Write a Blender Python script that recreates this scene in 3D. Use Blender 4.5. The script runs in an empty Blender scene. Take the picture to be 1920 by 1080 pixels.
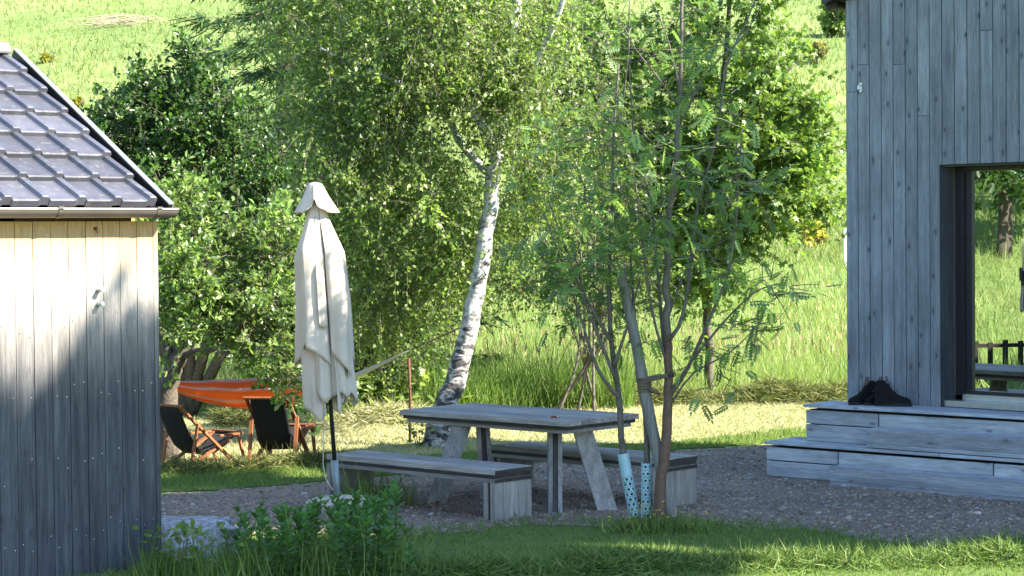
import bpy, math, random
import numpy as np
from mathutils import Vector, Matrix
R = math.radians
rng = np.random.default_rng(7); random.seed(7)
sc = bpy.context.scene
C = sc.collection

# ------------------------------------------------------------------ camera
F = 3900.0; CAM = np.array([0, 0, 2.35]); PITCH = -math.atan(100 / F); RHO = .009
fw = np.array([0, math.cos(PITCH), math.sin(PITCH)])
_u0 = np.array([0, -math.sin(PITCH), math.cos(PITCH)]); _r0 = np.array([1., 0, 0])
rt = _r0 * math.cos(RHO) - _u0 * math.sin(RHO); up = _u0 * math.cos(RHO) + _r0 * math.sin(RHO)
cd = bpy.data.cameras.new('camera'); cam = bpy.data.objects.new('camera', cd); C.objects.link(cam)
cd.sensor_width = 36; cd.lens = 36 * F / 1920; cd.clip_end = 2000; cd.clip_start = .1
M = Matrix(((rt[0], up[0], -fw[0], CAM[0]), (rt[1], up[1], -fw[1], CAM[1]), (rt[2], up[2], -fw[2], CAM[2]), (0, 0, 0, 1)))
cam.matrix_world = M; sc.camera = cam

# ------------------------------------------------------------------ light
SUN_H = np.array([.9651, -.262]); SUN_EL = 38
wd = bpy.data.worlds.new('World'); sc.world = wd; wd.use_nodes = True
nt = wd.node_tree; nt.nodes.clear()
sky = nt.nodes.new('ShaderNodeTexSky'); sky.sky_type = 'NISHITA'; sky.sun_disc = False
sky.sun_elevation = R(SUN_EL); sky.sun_rotation = math.atan2(SUN_H[0], SUN_H[1])
sky.air_density = 1.0; sky.dust_density = .3; sky.ozone_density = 4.0
bg = nt.nodes.new('ShaderNodeBackground'); bg.inputs[1].default_value = .12
wo = nt.nodes.new('ShaderNodeOutputWorld')
nt.links.new(sky.outputs[0], bg.inputs[0]); nt.links.new(bg.outputs[0], wo.inputs[0])
sl = bpy.data.lights.new('sun', 'SUN'); sl.energy = 5.0; sl.angle = R(.55); sl.color = (1, .93, .80)
so = bpy.data.objects.new('sun', sl); C.objects.link(so)
sv = Vector((SUN_H[0] * math.cos(R(SUN_EL)), SUN_H[1] * math.cos(R(SUN_EL)), math.sin(R(SUN_EL))))
so.rotation_euler = sv.to_track_quat('Z', 'Y').to_euler(); so.location = sv * 60
sc.view_settings.view_transform = 'Standard'; sc.view_settings.look = 'None'
sc.view_settings.exposure = 2.3; sc.view_settings.gamma = 1.0
sc.cycles.max_bounces = 8; sc.cycles.transparent_max_bounces = 8; sc.cycles.use_denoising = True
sc.cycles.caustics_reflective = False; sc.cycles.caustics_refractive = False

# ------------------------------------------------------------------ where things stand
def ray(px, py): return fw + rt * (px - 960) / F + up * (540 - py) / F
def atz(px, py, z=0.0):
    d = ray(px, py); return CAM + d * ((z - CAM[2]) / d[2])
def W(px, py, y):
    d = ray(px, py); return CAM + d * (y / d[1])
def sstep(a, b, v): t = np.clip((v - a) / (b - a), 0, 1); return t * t * (3 - 2 * t)
def terrain(x, y):
    x = np.asarray(x, float); y = np.asarray(y, float)
    t = np.maximum(0, y - 36)
    h = .0035 * np.minimum(t, 36) ** 2 + np.maximum(0, t - 36) * .25
    h = np.where(y > 230, h, h)
    l = np.maximum(0, -x - 12); h = h + np.where(y < 60, 1, np.clip(1 - (y - 60) / 40, 0, 1)) * (.005 * np.minimum(l, 18) ** 2 + np.maximum(0, l - 18) * .20) 
    r = np.maximum(0, x - 24); h = h + .10 * r * sstep(30, 60, y)
    far = sstep(24, 40, np.hypot(x, y - 14))
    h = h + far * (.25 * np.sin(x * .21 + 1) * np.sin(y * .17) + .10 * np.sin(x * .7 + y * .5))
    return h
def onground(px, py, far=170):
    d = ray(px, py); ts = np.linspace(8, far, 3000)
    p = CAM[None] + d[None] * ts[:, None]
    k = np.argmax(p[:, 2] <= terrain(p[:, 0], p[:, 1]))
    return p[k]

# ------------------------------------------------------------------ materials
def newmat(name):
    m = bpy.data.materials.new(name); m.use_nodes = True; n = m.node_tree; b = n.nodes['Principled BSDF']
    return m, n, b
def N(n, t, **kw):
    o = n.nodes.new(t)
    for k, v in kw.items(): setattr(o, k, v)
    return o
def ramp(n, stops):
    r = N(n, 'ShaderNodeValToRGB'); e = r.color_ramp.elements
    while len(e) < len(stops): e.new(.5)
    for i, (p, c) in enumerate(stops): e[i].position = p; e[i].color = (*c, 1)
    return r
def noise(n, vec, scale, detail=4, rough=.55, dist=0.0):
    o = N(n, 'ShaderNodeTexNoise'); o.inputs['Scale'].default_value = scale; o.inputs['Detail'].default_value = detail
    o.inputs['Roughness'].default_value = rough; o.inputs['Distortion'].default_value = dist
    if vec is not None: n.links.new(vec, o.inputs['Vector'])
    return o
def mix(n, fac, a, b, mode='MIX'):
    o = N(n, 'ShaderNodeMix', data_type='RGBA', blend_type=mode)
    for s, v in ((0, fac), (6, a), (7, b)):
        if hasattr(v, 'is_linked') or isinstance(v, bpy.types.NodeSocket): n.links.new(v, o.inputs[s])
        elif s == 0: o.inputs[0].default_value = v
        else: o.inputs[s].default_value = (*v, 1)
    return o.outputs[2]
def plain(name, col, rough=.6, metal=0, var=.15, scale=20, bump=0, spec=.4):
    m, n, b = newmat(name); tc = N(n, 'ShaderNodeTexCoord')
    no = noise(n, tc.outputs['Object'], scale)
    r = ramp(n, [(.3, tuple(c * (1 - var) for c in col)), (.7, tuple(min(1, c * (1 + var)) for c in col))])
    n.links.new(no.outputs[0], r.inputs[0]); n.links.new(r.outputs[0], b.inputs['Base Color'])
    b.inputs['Roughness'].default_value = rough; b.inputs['Metallic'].default_value = metal
    b.inputs['Specular IOR Level'].default_value = spec
    if bump:
        bp = N(n, 'ShaderNodeBump'); bp.inputs['Strength'].default_value = bump; bp.inputs['Distance'].default_value = .01
        n.links.new(no.outputs[0], bp.inputs['Height']); n.links.new(bp.outputs[0], b.inputs['Normal'])
    return m
def wood(name, dark, light, axis='Z', grain=9, knots=.55, knotcol=None, rough=.75, top=None, vary=.35):
    """weathered timber: fibres along axis, knots, each piece offset by its own random number"""
    m, n, b = newmat(name); L = n.links
    tc = N(n, 'ShaderNodeTexCoord'); oi = N(n, 'ShaderNodeObjectInfo')
    off = N(n, 'ShaderNodeVectorMath', operation='SCALE'); off.inputs[0].default_value = (37.1, 17.7, 53.3); L.new(oi.outputs['Random'], off.inputs['Scale'])
    add = N(n, 'ShaderNodeVectorMath', operation='ADD'); L.new(tc.outputs['Object'], add.inputs[0]); L.new(off.outputs[0], add.inputs[1])
    st = {'X': (.05, 1, 1), 'Y': (1, .05, 1), 'Z': (1, 1, .05)}[axis]
    mp = N(n, 'ShaderNodeMapping'); mp.inputs['Scale'].default_value = st; L.new(add.outputs[0], mp.inputs[0])
    fine = noise(n, mp.outputs[0], grain * 16, 3, .6)
    wide = noise(n, mp.outputs[0], grain * 2.2, 4, .6, .4)
    patch = noise(n, add.outputs[0], 1.6, 3)
    r1 = ramp(n, [(.32, dark), (.68, light)]); L.new(wide.outputs[0], r1.inputs[0])
    r2 = ramp(n, [(.3, (.62,) * 3), (.65, (1.06,) * 3)]); L.new(fine.outputs[0], r2.inputs[0])
    c = mix(n, 1.0, r1.outputs[0], r2.outputs[0], 'MULTIPLY')
    r3 = ramp(n, [(.3, (.75,) * 3), (.7, (1.1,) * 3)]); L.new(patch.outputs[0], r3.inputs[0])
    c = mix(n, 1.0, c, r3.outputs[0], 'MULTIPLY')
    # per-board tone
    rr = ramp(n, [(0, (1 - vary,) * 3), (.5, (1, 1, 1)), (1, (1 + vary * .45,) * 3)]); L.new(oi.outputs['Random'], rr.inputs[0])
    c = mix(n, 1.0, c, rr.outputs[0], 'MULTIPLY')
    # knots
    sk = N(n, 'ShaderNodeSeparateXYZ'); L.new(add.outputs[0], sk.inputs[0]); ck = N(n, 'ShaderNodeCombineXYZ')
    if axis == 'Z':
        L.new(sk.outputs['X'], ck.inputs[0]); L.new(sk.outputs['Z'], ck.inputs[1]); sc_ = (1, .5, 1)
    else:
        ay = N(n, 'ShaderNodeMath', operation='ADD'); L.new(sk.outputs['Y'], ay.inputs[0]); L.new(sk.outputs['Z'], ay.inputs[1])
        L.new(sk.outputs['X'], ck.inputs[0]); L.new(ay.outputs[0], ck.inputs[1]); sc_ = (.42, 1, 1)
    mk = N(n, 'ShaderNodeMapping'); mk.inputs['Scale'].default_value = sc_; L.new(ck.outputs[0], mk.inputs[0])
    vo = N(n, 'ShaderNodeTexVoronoi', voronoi_dimensions='2D'); vo.inputs['Scale'].default_value = 6.5; L.new(mk.outputs[0], vo.inputs['Vector'])
    kr = ramp(n, [(.045, (1,) * 3), (.075, (.6,) * 3), (.11, (.18,) * 3), (.24, (0,) * 3)]); L.new(vo.outputs['Distance'], kr.inputs[0])
    kb = N(n, 'ShaderNodeSeparateColor'); L.new(vo.outputs['Color'], kb.inputs[0]); kg = N(n, 'ShaderNodeMath', operation='GREATER_THAN'); kg.inputs[1].default_value = .55; L.new(kb.outputs[0], kg.inputs[0])
    kq = N(n, 'ShaderNodeMath', operation='MULTIPLY'); L.new(kr.outputs[0], kq.inputs[0]); L.new(kg.outputs[0], kq.inputs[1]); kr = kq
    km = N(n, 'ShaderNodeMath', operation='MULTIPLY'); km.inputs[1].default_value = knots; L.new(kr.outputs[0], km.inputs[0])
    c = mix(n, km.outputs[0], c, knotcol or tuple(x * .22 for x in dark))
    if top:   # sunlit upper wall painted in pale, plus honey wood the eave keeps dry: (z0, z1, colour) in object space
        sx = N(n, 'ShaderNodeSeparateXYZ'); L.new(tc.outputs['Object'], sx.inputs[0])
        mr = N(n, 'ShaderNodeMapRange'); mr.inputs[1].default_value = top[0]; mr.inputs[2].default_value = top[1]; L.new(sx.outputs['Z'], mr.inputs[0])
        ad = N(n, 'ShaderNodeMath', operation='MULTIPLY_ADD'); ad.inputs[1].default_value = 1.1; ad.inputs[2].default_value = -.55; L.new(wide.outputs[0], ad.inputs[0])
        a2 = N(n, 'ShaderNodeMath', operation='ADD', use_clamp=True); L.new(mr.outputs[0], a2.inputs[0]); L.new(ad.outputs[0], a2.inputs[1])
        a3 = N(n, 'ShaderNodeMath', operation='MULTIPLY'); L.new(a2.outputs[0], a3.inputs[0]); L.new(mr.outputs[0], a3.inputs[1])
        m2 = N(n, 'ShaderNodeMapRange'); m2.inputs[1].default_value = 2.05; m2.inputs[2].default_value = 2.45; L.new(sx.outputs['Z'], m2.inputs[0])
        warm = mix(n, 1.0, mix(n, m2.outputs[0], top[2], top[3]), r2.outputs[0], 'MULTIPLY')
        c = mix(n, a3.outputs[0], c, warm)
    L.new(c, b.inputs['Base Color'])
    b.inputs['Roughness'].default_value = rough; b.inputs['Specular IOR Level'].default_value = .3
    bp = N(n, 'ShaderNodeBump'); bp.inputs['Strength'].default_value = .35; bp.inputs['Distance'].default_value = .004
    L.new(fine.outputs[0], bp.inputs['Height']); L.new(bp.outputs[0], b.inputs['Normal'])
    return m
def leafmat(name, trans=.42, gain=1.7, rough=.42, spec=.35):
    m, n, b = newmat(name); L = n.links
    at = N(n, 'ShaderNodeAttribute', attribute_name='tone')
    L.new(at.outputs['Color'], b.inputs['Base Color']); b.inputs['Roughness'].default_value = rough; b.inputs['Specular IOR Level'].default_value = spec
    t = N(n, 'ShaderNodeBsdfTranslucent'); c = mix(n, 1.0, at.outputs['Color'], (gain, gain * 1.05, gain * .55), 'MULTIPLY'); L.new(c, t.inputs[0])
    mx = N(n, 'ShaderNodeMixShader'); mx.inputs[0].default_value = trans
    L.new(b.outputs[0], mx.inputs[1]); L.new(t.outputs[0], mx.inputs[2]); L.new(mx.outputs[0], n.nodes['Material Output'].inputs[0])
    return m
def tonemat(name, rough=.85, spec=.25):
    m, n, b = newmat(name); at = N(n, 'ShaderNodeAttribute', attribute_name='tone')
    n.links.new(at.outputs['Color'], b.inputs['Base Color']); b.inputs['Roughness'].default_value = rough; b.inputs['Specular IOR Level'].default_value = spec
    return m
def groundmat(name, stops, s1=.35, s2=6, s3=60, bump=.6, dist=.03):
    m, n, b = newmat(name); L = n.links; tc = N(n, 'ShaderNodeTexCoord')
    a = noise(n, tc.outputs['Object'], s1, 5, .6); c2 = noise(n, tc.outputs['Object'], s2, 5, .65); c3 = noise(n, tc.outputs['Object'], s3, 3, .6)
    ma = N(n, 'ShaderNodeMath', operation='MULTIPLY_ADD'); ma.inputs[1].default_value = .5; L.new(a.outputs[0], ma.inputs[0])
    mb = N(n, 'ShaderNodeMath', operation='MULTIPLY_ADD'); mb.inputs[1].default_value = .3; L.new(c2.outputs[0], mb.inputs[0]); 
    mc = N(n, 'ShaderNodeMath', operation='MULTIPLY'); mc.inputs[1].default_value = .2; L.new(c3.outputs[0], mc.inputs[0])
    L.new(mc.outputs[0], mb.inputs[2]); L.new(mb.outputs[0], ma.inputs[2])
    r = ramp(n, stops); L.new(ma.outputs[0], r.inputs[0]); L.new(r.outputs[0], b.inputs['Base Color'])
    b.inputs['Roughness'].default_value = .95; b.inputs['Specular IOR Level'].default_value = .1
    bp = N(n, 'ShaderNodeBump'); bp.inputs['Strength'].default_value = bump; bp.inputs['Distance'].default_value = dist
    L.new(mb.outputs[0], bp.inputs['Height']); L.new(bp.outputs[0], b.inputs['Normal'])
    return m

MT = {}
MT['meadow'] = groundmat('meadow', [(.32, (.085, .14, .04)), (.46, (.135, .19, .055)), (.56, (.18, .23, .075)), (.68, (.25, .26, .12))], .12, 1.6, 14)
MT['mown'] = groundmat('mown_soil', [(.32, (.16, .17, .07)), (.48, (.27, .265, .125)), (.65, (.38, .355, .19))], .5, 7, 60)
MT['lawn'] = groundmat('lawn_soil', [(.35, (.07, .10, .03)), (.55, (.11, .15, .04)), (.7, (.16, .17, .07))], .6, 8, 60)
MT['gravel'] = groundmat('gravel_bed', [(.33, (.115, .088, .066)), (.5, (.20, .155, .115)), (.66, (.29, .225, .17))], .6, 9, 90, 1.0, .02)
MT['stone'] = plain('granite', (.27, .265, .26), .9, 0, .5, 22, 1.0)
MT['pale_stone'] = plain('field_stone', (.40, .34, .27), .9, 0, .22, 26, .5)
MT['house_wood'] = wood('house_timber', (.175, .186, .202), (.275, .29, .312), 'Z', 10, .9, (.05, .055, .07), vary=.16)
MT['shed_wood'] = wood('shed_timber', (.032, .034, .040), (.085, .088, .094), 'Z', 10, .75, (.03, .03, .033), top=(1.1, 2.0, (.41, .36, .315), (.46, .26, .10)), vary=.28)  # sunlit upper wall and shade below put into the tones; honey top is wood
MT['deck_wood'] = wood('deck_timber', (.32, .33, .345), (.50, .51, .525), 'X', 8, .7, (.08, .075, .08), vary=.3)
MT['furn_wood'] = wood('furniture_timber', (.22, .20, .18), (.40, .37, .33), 'X', 8, .4, (.09, .075, .06), vary=.25)
MT['furn_dark'] = wood('furniture_dark_timber', (.035, .03, .027), (.075, .065, .055), 'X', 8, .3, vary=.3)
MT['furn_leg'] = wood('furniture_leg_timber', (.22, .20, .18), (.38, .35, .31), 'Z', 8, .4, (.09, .075, .06), vary=.25)
MT['furn_leg_dark'] = wood('furniture_leg_dark_timber', (.035, .03, .027), (.075, .065, .055), 'Z', 8, .3, vary=.3)
MT['chair_wood'] = wood('chair_teak', (.22, .075, .028), (.36, .14, .055), 'Z', 8, .2)
MT['stake_wood'] = wood('stake_timber', (.16, .15, .135), (.27, .26, .23), 'Z', 6, .2)
MT['dark_wall'] = plain('dark_backing', (.02, .02, .022), .9)
MT['frame'] = plain('dark_window_frame', (.018, .019, .023), .38, 0, .1)
MT['reveal'] = wood('shaded_reveal_timber', (.035, .038, .045), (.065, .07, .08), 'Z', 10, .5)  # house timber darkened: shade of the door recess put into the colour
MT['alu'] = plain('aluminium_sill', (.5, .51, .52), .35, .9, .08)
def tilemat():
    m = plain('slate_grey_tile', (.072, .072, .088), .42, 0, .16, 7, .05, .5); n = m.node_tree; b = n.nodes['Principled BSDF']; L = n.links
    oi = N(n, 'ShaderNodeObjectInfo'); tc = N(n, 'ShaderNodeTexCoord')
    ad = N(n, 'ShaderNodeVectorMath', operation='MULTIPLY_ADD'); L.new(oi.outputs['Random'], ad.inputs[0]); ad.inputs[1].default_value = (31, 17, 9); L.new(tc.outputs['Object'], ad.inputs[2])
    src = b.inputs['Base Color'].links[0].from_socket
    r = ramp(n, [(0, (.72,) * 3), (1, (1.2,) * 3)]); L.new(oi.outputs['Random'], r.inputs[0])
    c = mix(n, 1.0, src, r.outputs[0], 'MULTIPLY')
    li = noise(n, ad.outputs[0], 16, 6, .7); lr = ramp(n, [(.56, (0,) * 3), (.66, (.55,) * 3)]); L.new(li.outputs[0], lr.inputs[0])
    c = mix(n, lr.outputs[0], c, (.15, .145, .13)); L.new(c, b.inputs['Base Color'])
    rr = ramp(n, [(.3, (.34,) * 3), (.7, (.6,) * 3)]); L.new(li.outputs[0], rr.inputs[0]); L.new(rr.outputs[0], b.inputs['Roughness'])
    return m
MT['tile'] = tilemat()
MT['tile_ridge'] = plain('ridge_tile', (.16, .155, .165), .38, 0, .1, 9, 0, .5)
MT['verge'] = plain('grey_green_metal', (.22, .25, .24), .45, .3, .08)
MT['black_metal'] = plain('black_metal', (.012, .012, .013), .5, .2, .1)
MT['gutter'] = plain('brown_grey_gutter', (.15, .125, .11), .32, .5, .1, 6)
MT['rust'] = plain('rusty_iron', (.12, .05, .028), .85, .1, .35, 60, .3)
MT['steel'] = plain('galvanised_sleeve', (.20, .24, .23), .5, .4, .15, 14)
MT['canvas'] = None
MT['sling'] = plain('black_sling_fabric', (.008, .008, .0085), .9, 0, .2, 60)
MT['sling_grey'] = plain('grey_sling_fabric', (.06, .062, .066), .9, 0, .2, 60)
MT['cord'] = plain('pale_cord', (.5, .46, .36), .9)
MT['rope'] = plain('brown_rope', (.13, .10, .07), .95, 0, .3, 80)
MT['boot'] = plain('black_boot_leather', (.008, .0078, .008), .85, 0, .3, 40, .2, .15)
MT['boot_sole'] = plain('black_rubber', (.01, .01, .01), .75)
MT['boot_lace'] = plain('worn_boot_tongue', (.085, .07, .05), .8, 0, .3, 60)
MT['red'] = plain('red_brown_box', (.22, .05, .03), .6)
MT['white'] = plain('white_paint', (.75, .75, .72), .5)
MT['roof_metal'] = plain('dark_roof', (.035, .035, .038), .5, .3)

def canvasmat():
    m, n, b = newmat('cream_canvas'); L = n.links; tc = N(n, 'ShaderNodeTexCoord')
    no = noise(n, tc.outputs['Object'], 5, 4); wv = noise(n, tc.outputs['Object'], 260, 2)
    r = ramp(n, [(.3, (.60, .52, .42)), (.7, (.71, .63, .52))]); L.new(no.outputs[0], r.inputs[0])
    L.new(r.outputs[0], b.inputs['Base Color']); b.inputs['Roughness'].default_value = .95; b.inputs['Specular IOR Level'].default_value = .1
    bp = N(n, 'ShaderNodeBump'); bp.inputs['Strength'].default_value = .15; bp.inputs['Distance'].default_value = .002
    L.new(wv.outputs[0], bp.inputs['Height']); L.new(bp.outputs[0], b.inputs['Normal'])
    t = N(n, 'ShaderNodeBsdfTranslucent'); t.inputs[0].default_value = (.62, .47, .30, 1)
    mx = N(n, 'ShaderNodeMixShader'); mx.inputs[0].default_value = .22
    L.new(b.outputs[0], mx.inputs[1]); L.new(t.outputs[0], mx.inputs[2]); L.new(mx.outputs[0], n.nodes['Material Output'].inputs[0])
    return m
MT['canvas'] = canvasmat()
def hammockmat():
    m, n, b = newmat('striped_hammock_cloth'); L = n.links
    at = N(n, 'ShaderNodeAttribute', attribute_name='tone'); L.new(at.outputs['Color'], b.inputs['Base Color'])
    b.inputs['Roughness'].default_value = .95; b.inputs['Specular IOR Level'].default_value = .1
    t = N(n, 'ShaderNodeBsdfTranslucent'); L.new(at.outputs['Color'], t.inputs[0])
    mx = N(n, 'ShaderNodeMixShader'); mx.inputs[0].default_value = .45
    L.new(b.outputs[0], mx.inputs[1]); L.new(t.outputs[0], mx.inputs[2]); L.new(mx.outputs[0], n.nodes['Material Output'].inputs[0])
    return m
MT['hammock'] = hammockmat()
def glassmat():
    m, n, b = newmat('window_glass'); L = n.links
    g = N(n, 'ShaderNodeBsdfGlossy'); g.inputs['Roughness'].default_value = .006; g.inputs[0].default_value = (.86, .9, .86, 1)
    t = N(n, 'ShaderNodeBsdfTransparent'); t.inputs[0].default_value = (.55, .6, .6, 1)
    tc = N(n, 'ShaderNodeTexCoord'); no = noise(n, tc.outputs['Object'], 1.3, 1)
    bp = N(n, 'ShaderNodeBump'); bp.inputs['Strength'].default_value = .02; bp.inputs['Distance'].default_value = .01
    L.new(no.outputs[0], bp.inputs['Height']); L.new(bp.outputs[0], g.inputs['Normal'])
    mx = N(n, 'ShaderNodeMixShader'); mx.inputs[0].default_value = .62
    L.new(t.outputs[0], mx.inputs[1]); L.new(g.outputs[0], mx.inputs[2]); L.new(mx.outputs[0], n.nodes['Material Output'].inputs[0])
    return m
MT['glass'] = glassmat()
def birchbark():
    m, n, b = newmat('birch_bark'); L = n.links; tc = N(n, 'ShaderNodeTexCoord')
    mp = N(n, 'ShaderNodeMapping'); mp.inputs['Scale'].default_value = (1, 1, 1.9); L.new(tc.outputs['Object'], mp.inputs[0])
    a = noise(n, mp.outputs[0], 7, 5, .7, .6); f = noise(n, mp.outputs[0], 38, 4, .7)
    sx = N(n, 'ShaderNodeSeparateXYZ'); L.new(tc.outputs['Object'], sx.inputs[0])
    mr = N(n, 'ShaderNodeMapRange'); mr.inputs[1].default_value = .2; mr.inputs[2].default_value = 3.2; mr.inputs[3].default_value = .10; mr.inputs[4].default_value = -.05; L.new(sx.outputs['Z'], mr.inputs[0])
    ad = N(n, 'ShaderNodeMath', operation='SUBTRACT'); L.new(a.outputs[0], ad.inputs[0]); L.new(mr.outputs[0], ad.inputs[1])
    r = ramp(n, [(.34, (.03, .027, .025)), (.42, (.18, .165, .15)), (.5, (.55, .53, .49)), (.8, (.68, .66, .62))]); L.new(ad.outputs[0], r.inputs[0])
    r2 = ramp(n, [(.3, (.55,) * 3), (.6, (1.05,) * 3)]); L.new(f.outputs[0], r2.inputs[0])
    c = mix(n, 1.0, r.outputs[0], r2.outputs[0], 'MULTIPLY'); L.new(c, b.inputs['Base Color']); b.inputs['Roughness'].default_value = .8
    bp = N(n, 'ShaderNodeBump'); bp.inputs['Strength'].default_value = .8; bp.inputs['Distance'].default_value = .03
    L.new(a.outputs[0], bp.inputs['Height']); L.new(bp.outputs[0], b.inputs['Normal'])
    return m
MT['birch_bark'] = birchbark()
MT['bark'] = plain('grey_brown_bark', (.085, .068, .052), .9, 0, .4, 30, .8)
MT['rowan_bark'] = plain('rowan_bark', (.105, .062, .042), .65, 0, .3, 24, .4)
MT['rowan_bark_grey'] = plain('rowan_twig_bark', (.10, .085, .065), .7, 0, .3, 24, .4)
MT['leaf'] = leafmat('leaf'); MT['leaf_shiny'] = leafmat('glossy_leaf', .38, 1.6, .36, .5); MT['needle'] = leafmat('needle', .2, 1.3, .6, .2)
MT['grass'] = leafmat('grass_blade', .38, 1.5, .55, .25); MT['hay'] = leafmat('hay_blade', .25, 1.2, .7, .2)
MT['pebble'] = tonemat('gravel_stone')

# ------------------------------------------------------------------ mesh helpers
def link(name, me, mat=None, parent=None, smooth=False):
    o = bpy.data.objects.new(name, me); C.objects.link(o)
    if mat is not None: me.materials.append(mat)
    if smooth:
        me.polygons.foreach_set('use_smooth', np.ones(len(me.polygons), bool))
    if parent is not None: o.parent = parent
    return o
def npmesh(name, V, Fc, tone=None):
    V = np.asarray(V, np.float32); Fc = np.asarray(Fc, np.int32); k = Fc.shape[1]
    me = bpy.data.meshes.new(name); me.vertices.add(len(V)); me.vertices.foreach_set('co', V.ravel())
    me.loops.add(Fc.size); me.loops.foreach_set('vertex_index', Fc.ravel())
    me.polygons.add(len(Fc)); me.polygons.foreach_set('loop_start', np.arange(0, Fc.size, k, dtype=np.int32))
    me.polygons.foreach_set('loop_total', np.full(len(Fc), k, np.int32))
    me.update(calc_edges=True)
    if tone is not None:
        a = me.color_attributes.new('tone', 'FLOAT_COLOR', 'POINT')
        a.data.foreach_set('color', np.c_[tone, np.ones(len(tone))].astype(np.float32).ravel())
    return me
def scatter(tv, tf, pos, axis, nrm, size, tone=None):
    """copies of a template (x across, y along axis, z along normal) at many places"""
    tv = np.asarray(tv, float); tf = np.asarray(tf, int)
    a = axis / (np.linalg.norm(axis, axis=1, keepdims=True) + 1e-9)
    x = np.cross(a, nrm); x /= (np.linalg.norm(x, axis=1, keepdims=True) + 1e-9)
    z = np.cross(x, a)
    s = np.asarray(size, float)
    if s.ndim == 1: s = np.repeat(s[:, None], 3, 1)
    V = pos[:, None] + tv[None, :, 0:1] * s[:, None, 0:1] * x[:, None] + tv[None, :, 1:2] * s[:, None, 1:2] * a[:, None] + tv[None, :, 2:3] * s[:, None, 2:3] * z[:, None]
    n = len(pos); Fc = tf[None] + (np.arange(n) * len(tv))[:, None, None]
    T = None if tone is None else np.repeat(tone, len(tv), 0)
    return V.reshape(-1, 3), Fc.reshape(-1, tf.shape[1]), T
class MB:
    def __init__(s): s.v = []; s.f = []
    def box(s, x0, x1, y0, y1, z0, z1):
        b = len(s.v)
        s.v += [(x0, y0, z0), (x1, y0, z0), (x1, y1, z0), (x0, y1, z0), (x0, y0, z1), (x1, y0, z1), (x1, y1, z1), (x0, y1, z1)]
        s.f += [tuple(b + i for i in q) for q in ((0, 3, 2, 1), (4, 5, 6, 7), (0, 1, 5, 4), (1, 2, 6, 5), (2, 3, 7, 6), (3, 0, 4, 7))]; return s
    def hexa(s, p):      # eight corners, bottom ring then top ring
        b = len(s.v); s.v += [tuple(q) for q in p]
        s.f += [tuple(b + i for i in q) for q in ((0, 3, 2, 1), (4, 5, 6, 7), (0, 1, 5, 4), (1, 2, 6, 5), (2, 3, 7, 6), (3, 0, 4, 7))]; return s
    def bar(s, a, b, w, h, upv=(0, 0, 1)):
        a = np.array(a, float); b = np.array(b, float); d = b - a; d /= np.linalg.norm(d)
        x = np.cross(d, upv); x /= np.linalg.norm(x); z = np.cross(x, d)
        q = [-x * w / 2 - z * h / 2, x * w / 2 - z * h / 2, x * w / 2 + z * h / 2, -x * w / 2 + z * h / 2]
        return s.hexa([a + q[0], a + q[1], a + q[2], a + q[3], b + q[0], b + q[1], b + q[2], b + q[3]])
    def tube(s, pts, rad, n=8, cap=True):
        pts = [np.array(p, float) for p in pts]; rad = rad if hasattr(rad, '__len__') else [rad] * len(pts)
        b = len(s.v); ref = None
        for i, p in enumerate(pts):
            d = pts[min(i + 1, len(pts) - 1)] - pts[max(i - 1, 0)]; d = d / (np.linalg.norm(d) + 1e-9)
            if ref is None: ref = np.array([1., 0, 0]) if abs(d[0]) < .8 else np.array([0, 1., 0])
            x = ref - d * (ref @ d); x /= np.linalg.norm(x); ref = x; y = np.cross(d, x)
            for k in range(n):
                t = 2 * math.pi * k / n; s.v.append(tuple(p + (x * math.cos(t) + y * math.sin(t)) * rad[i]))
        for i in range(len(pts) - 1):
            for k in range(n):
                s.f.append((b + i * n + k, b + i * n + (k + 1) % n, b + (i + 1) * n + (k + 1) % n, b + (i + 1) * n + k))
        if cap:
            s.f.append(tuple(b + k for k in range(n))[::-1]); s.f.append(tuple(b + (len(pts) - 1) * n + k for k in range(n)))
        return s
    def grid(s, rows):   # list of rows of points
        b = len(s.v); m = len(rows[0])
        for r_ in rows: s.v += [tuple(p) for p in r_]
        for i in range(len(rows) - 1):
            for j in range(m - 1): s.f.append((b + i * m + j, b + i * m + j + 1, b + (i + 1) * m + j + 1, b + (i + 1) * m + j))
        return s
    def prism(s, prof, a, b, plane):   # profile points mapped by plane(u, v, t) for t = a, b
        k = len(s.v); n = len(prof)
        s.v += [plane(u, v, a) for u, v in prof] + [plane(u, v, b) for u, v in prof]
        s.f += [(k + i, k + (i + 1) % n, k + n + (i + 1) % n, k + n + i) for i in range(n)]
        s.f += [tuple(k + i for i in range(n))[::-1], tuple(k + n + i for i in range(n))]; return s
    def build(s, name, mat, parent=None, smooth=False, bevel=0):
        me = bpy.data.meshes.new(name); me.from_pydata([tuple(map(float, p)) for p in s.v], [], s.f); me.update()
        o = link(name, me, mat, parent, smooth)
        if bevel:
            bv = o.modifiers.new('b', 'BEVEL'); bv.width = bevel; bv.segments = 2; bv.limit_method = 'ANGLE'
        return o
def tag(o, label=None, cat=None, group=None, kind=None):
    if label: o['label'] = label
    if cat: o['category'] = cat
    if group: o['group'] = group
    if kind: o['kind'] = kind
    return o
def empty(name, loc, rz=0, label=None, cat=None, group=None):
    o = bpy.data.objects.new(name, None); C.objects.link(o); o.location = tuple(map(float, loc)); o.rotation_euler = (0, 0, rz)
    o.empty_display_size = .2
    return tag(o, label, cat, group)
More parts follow.
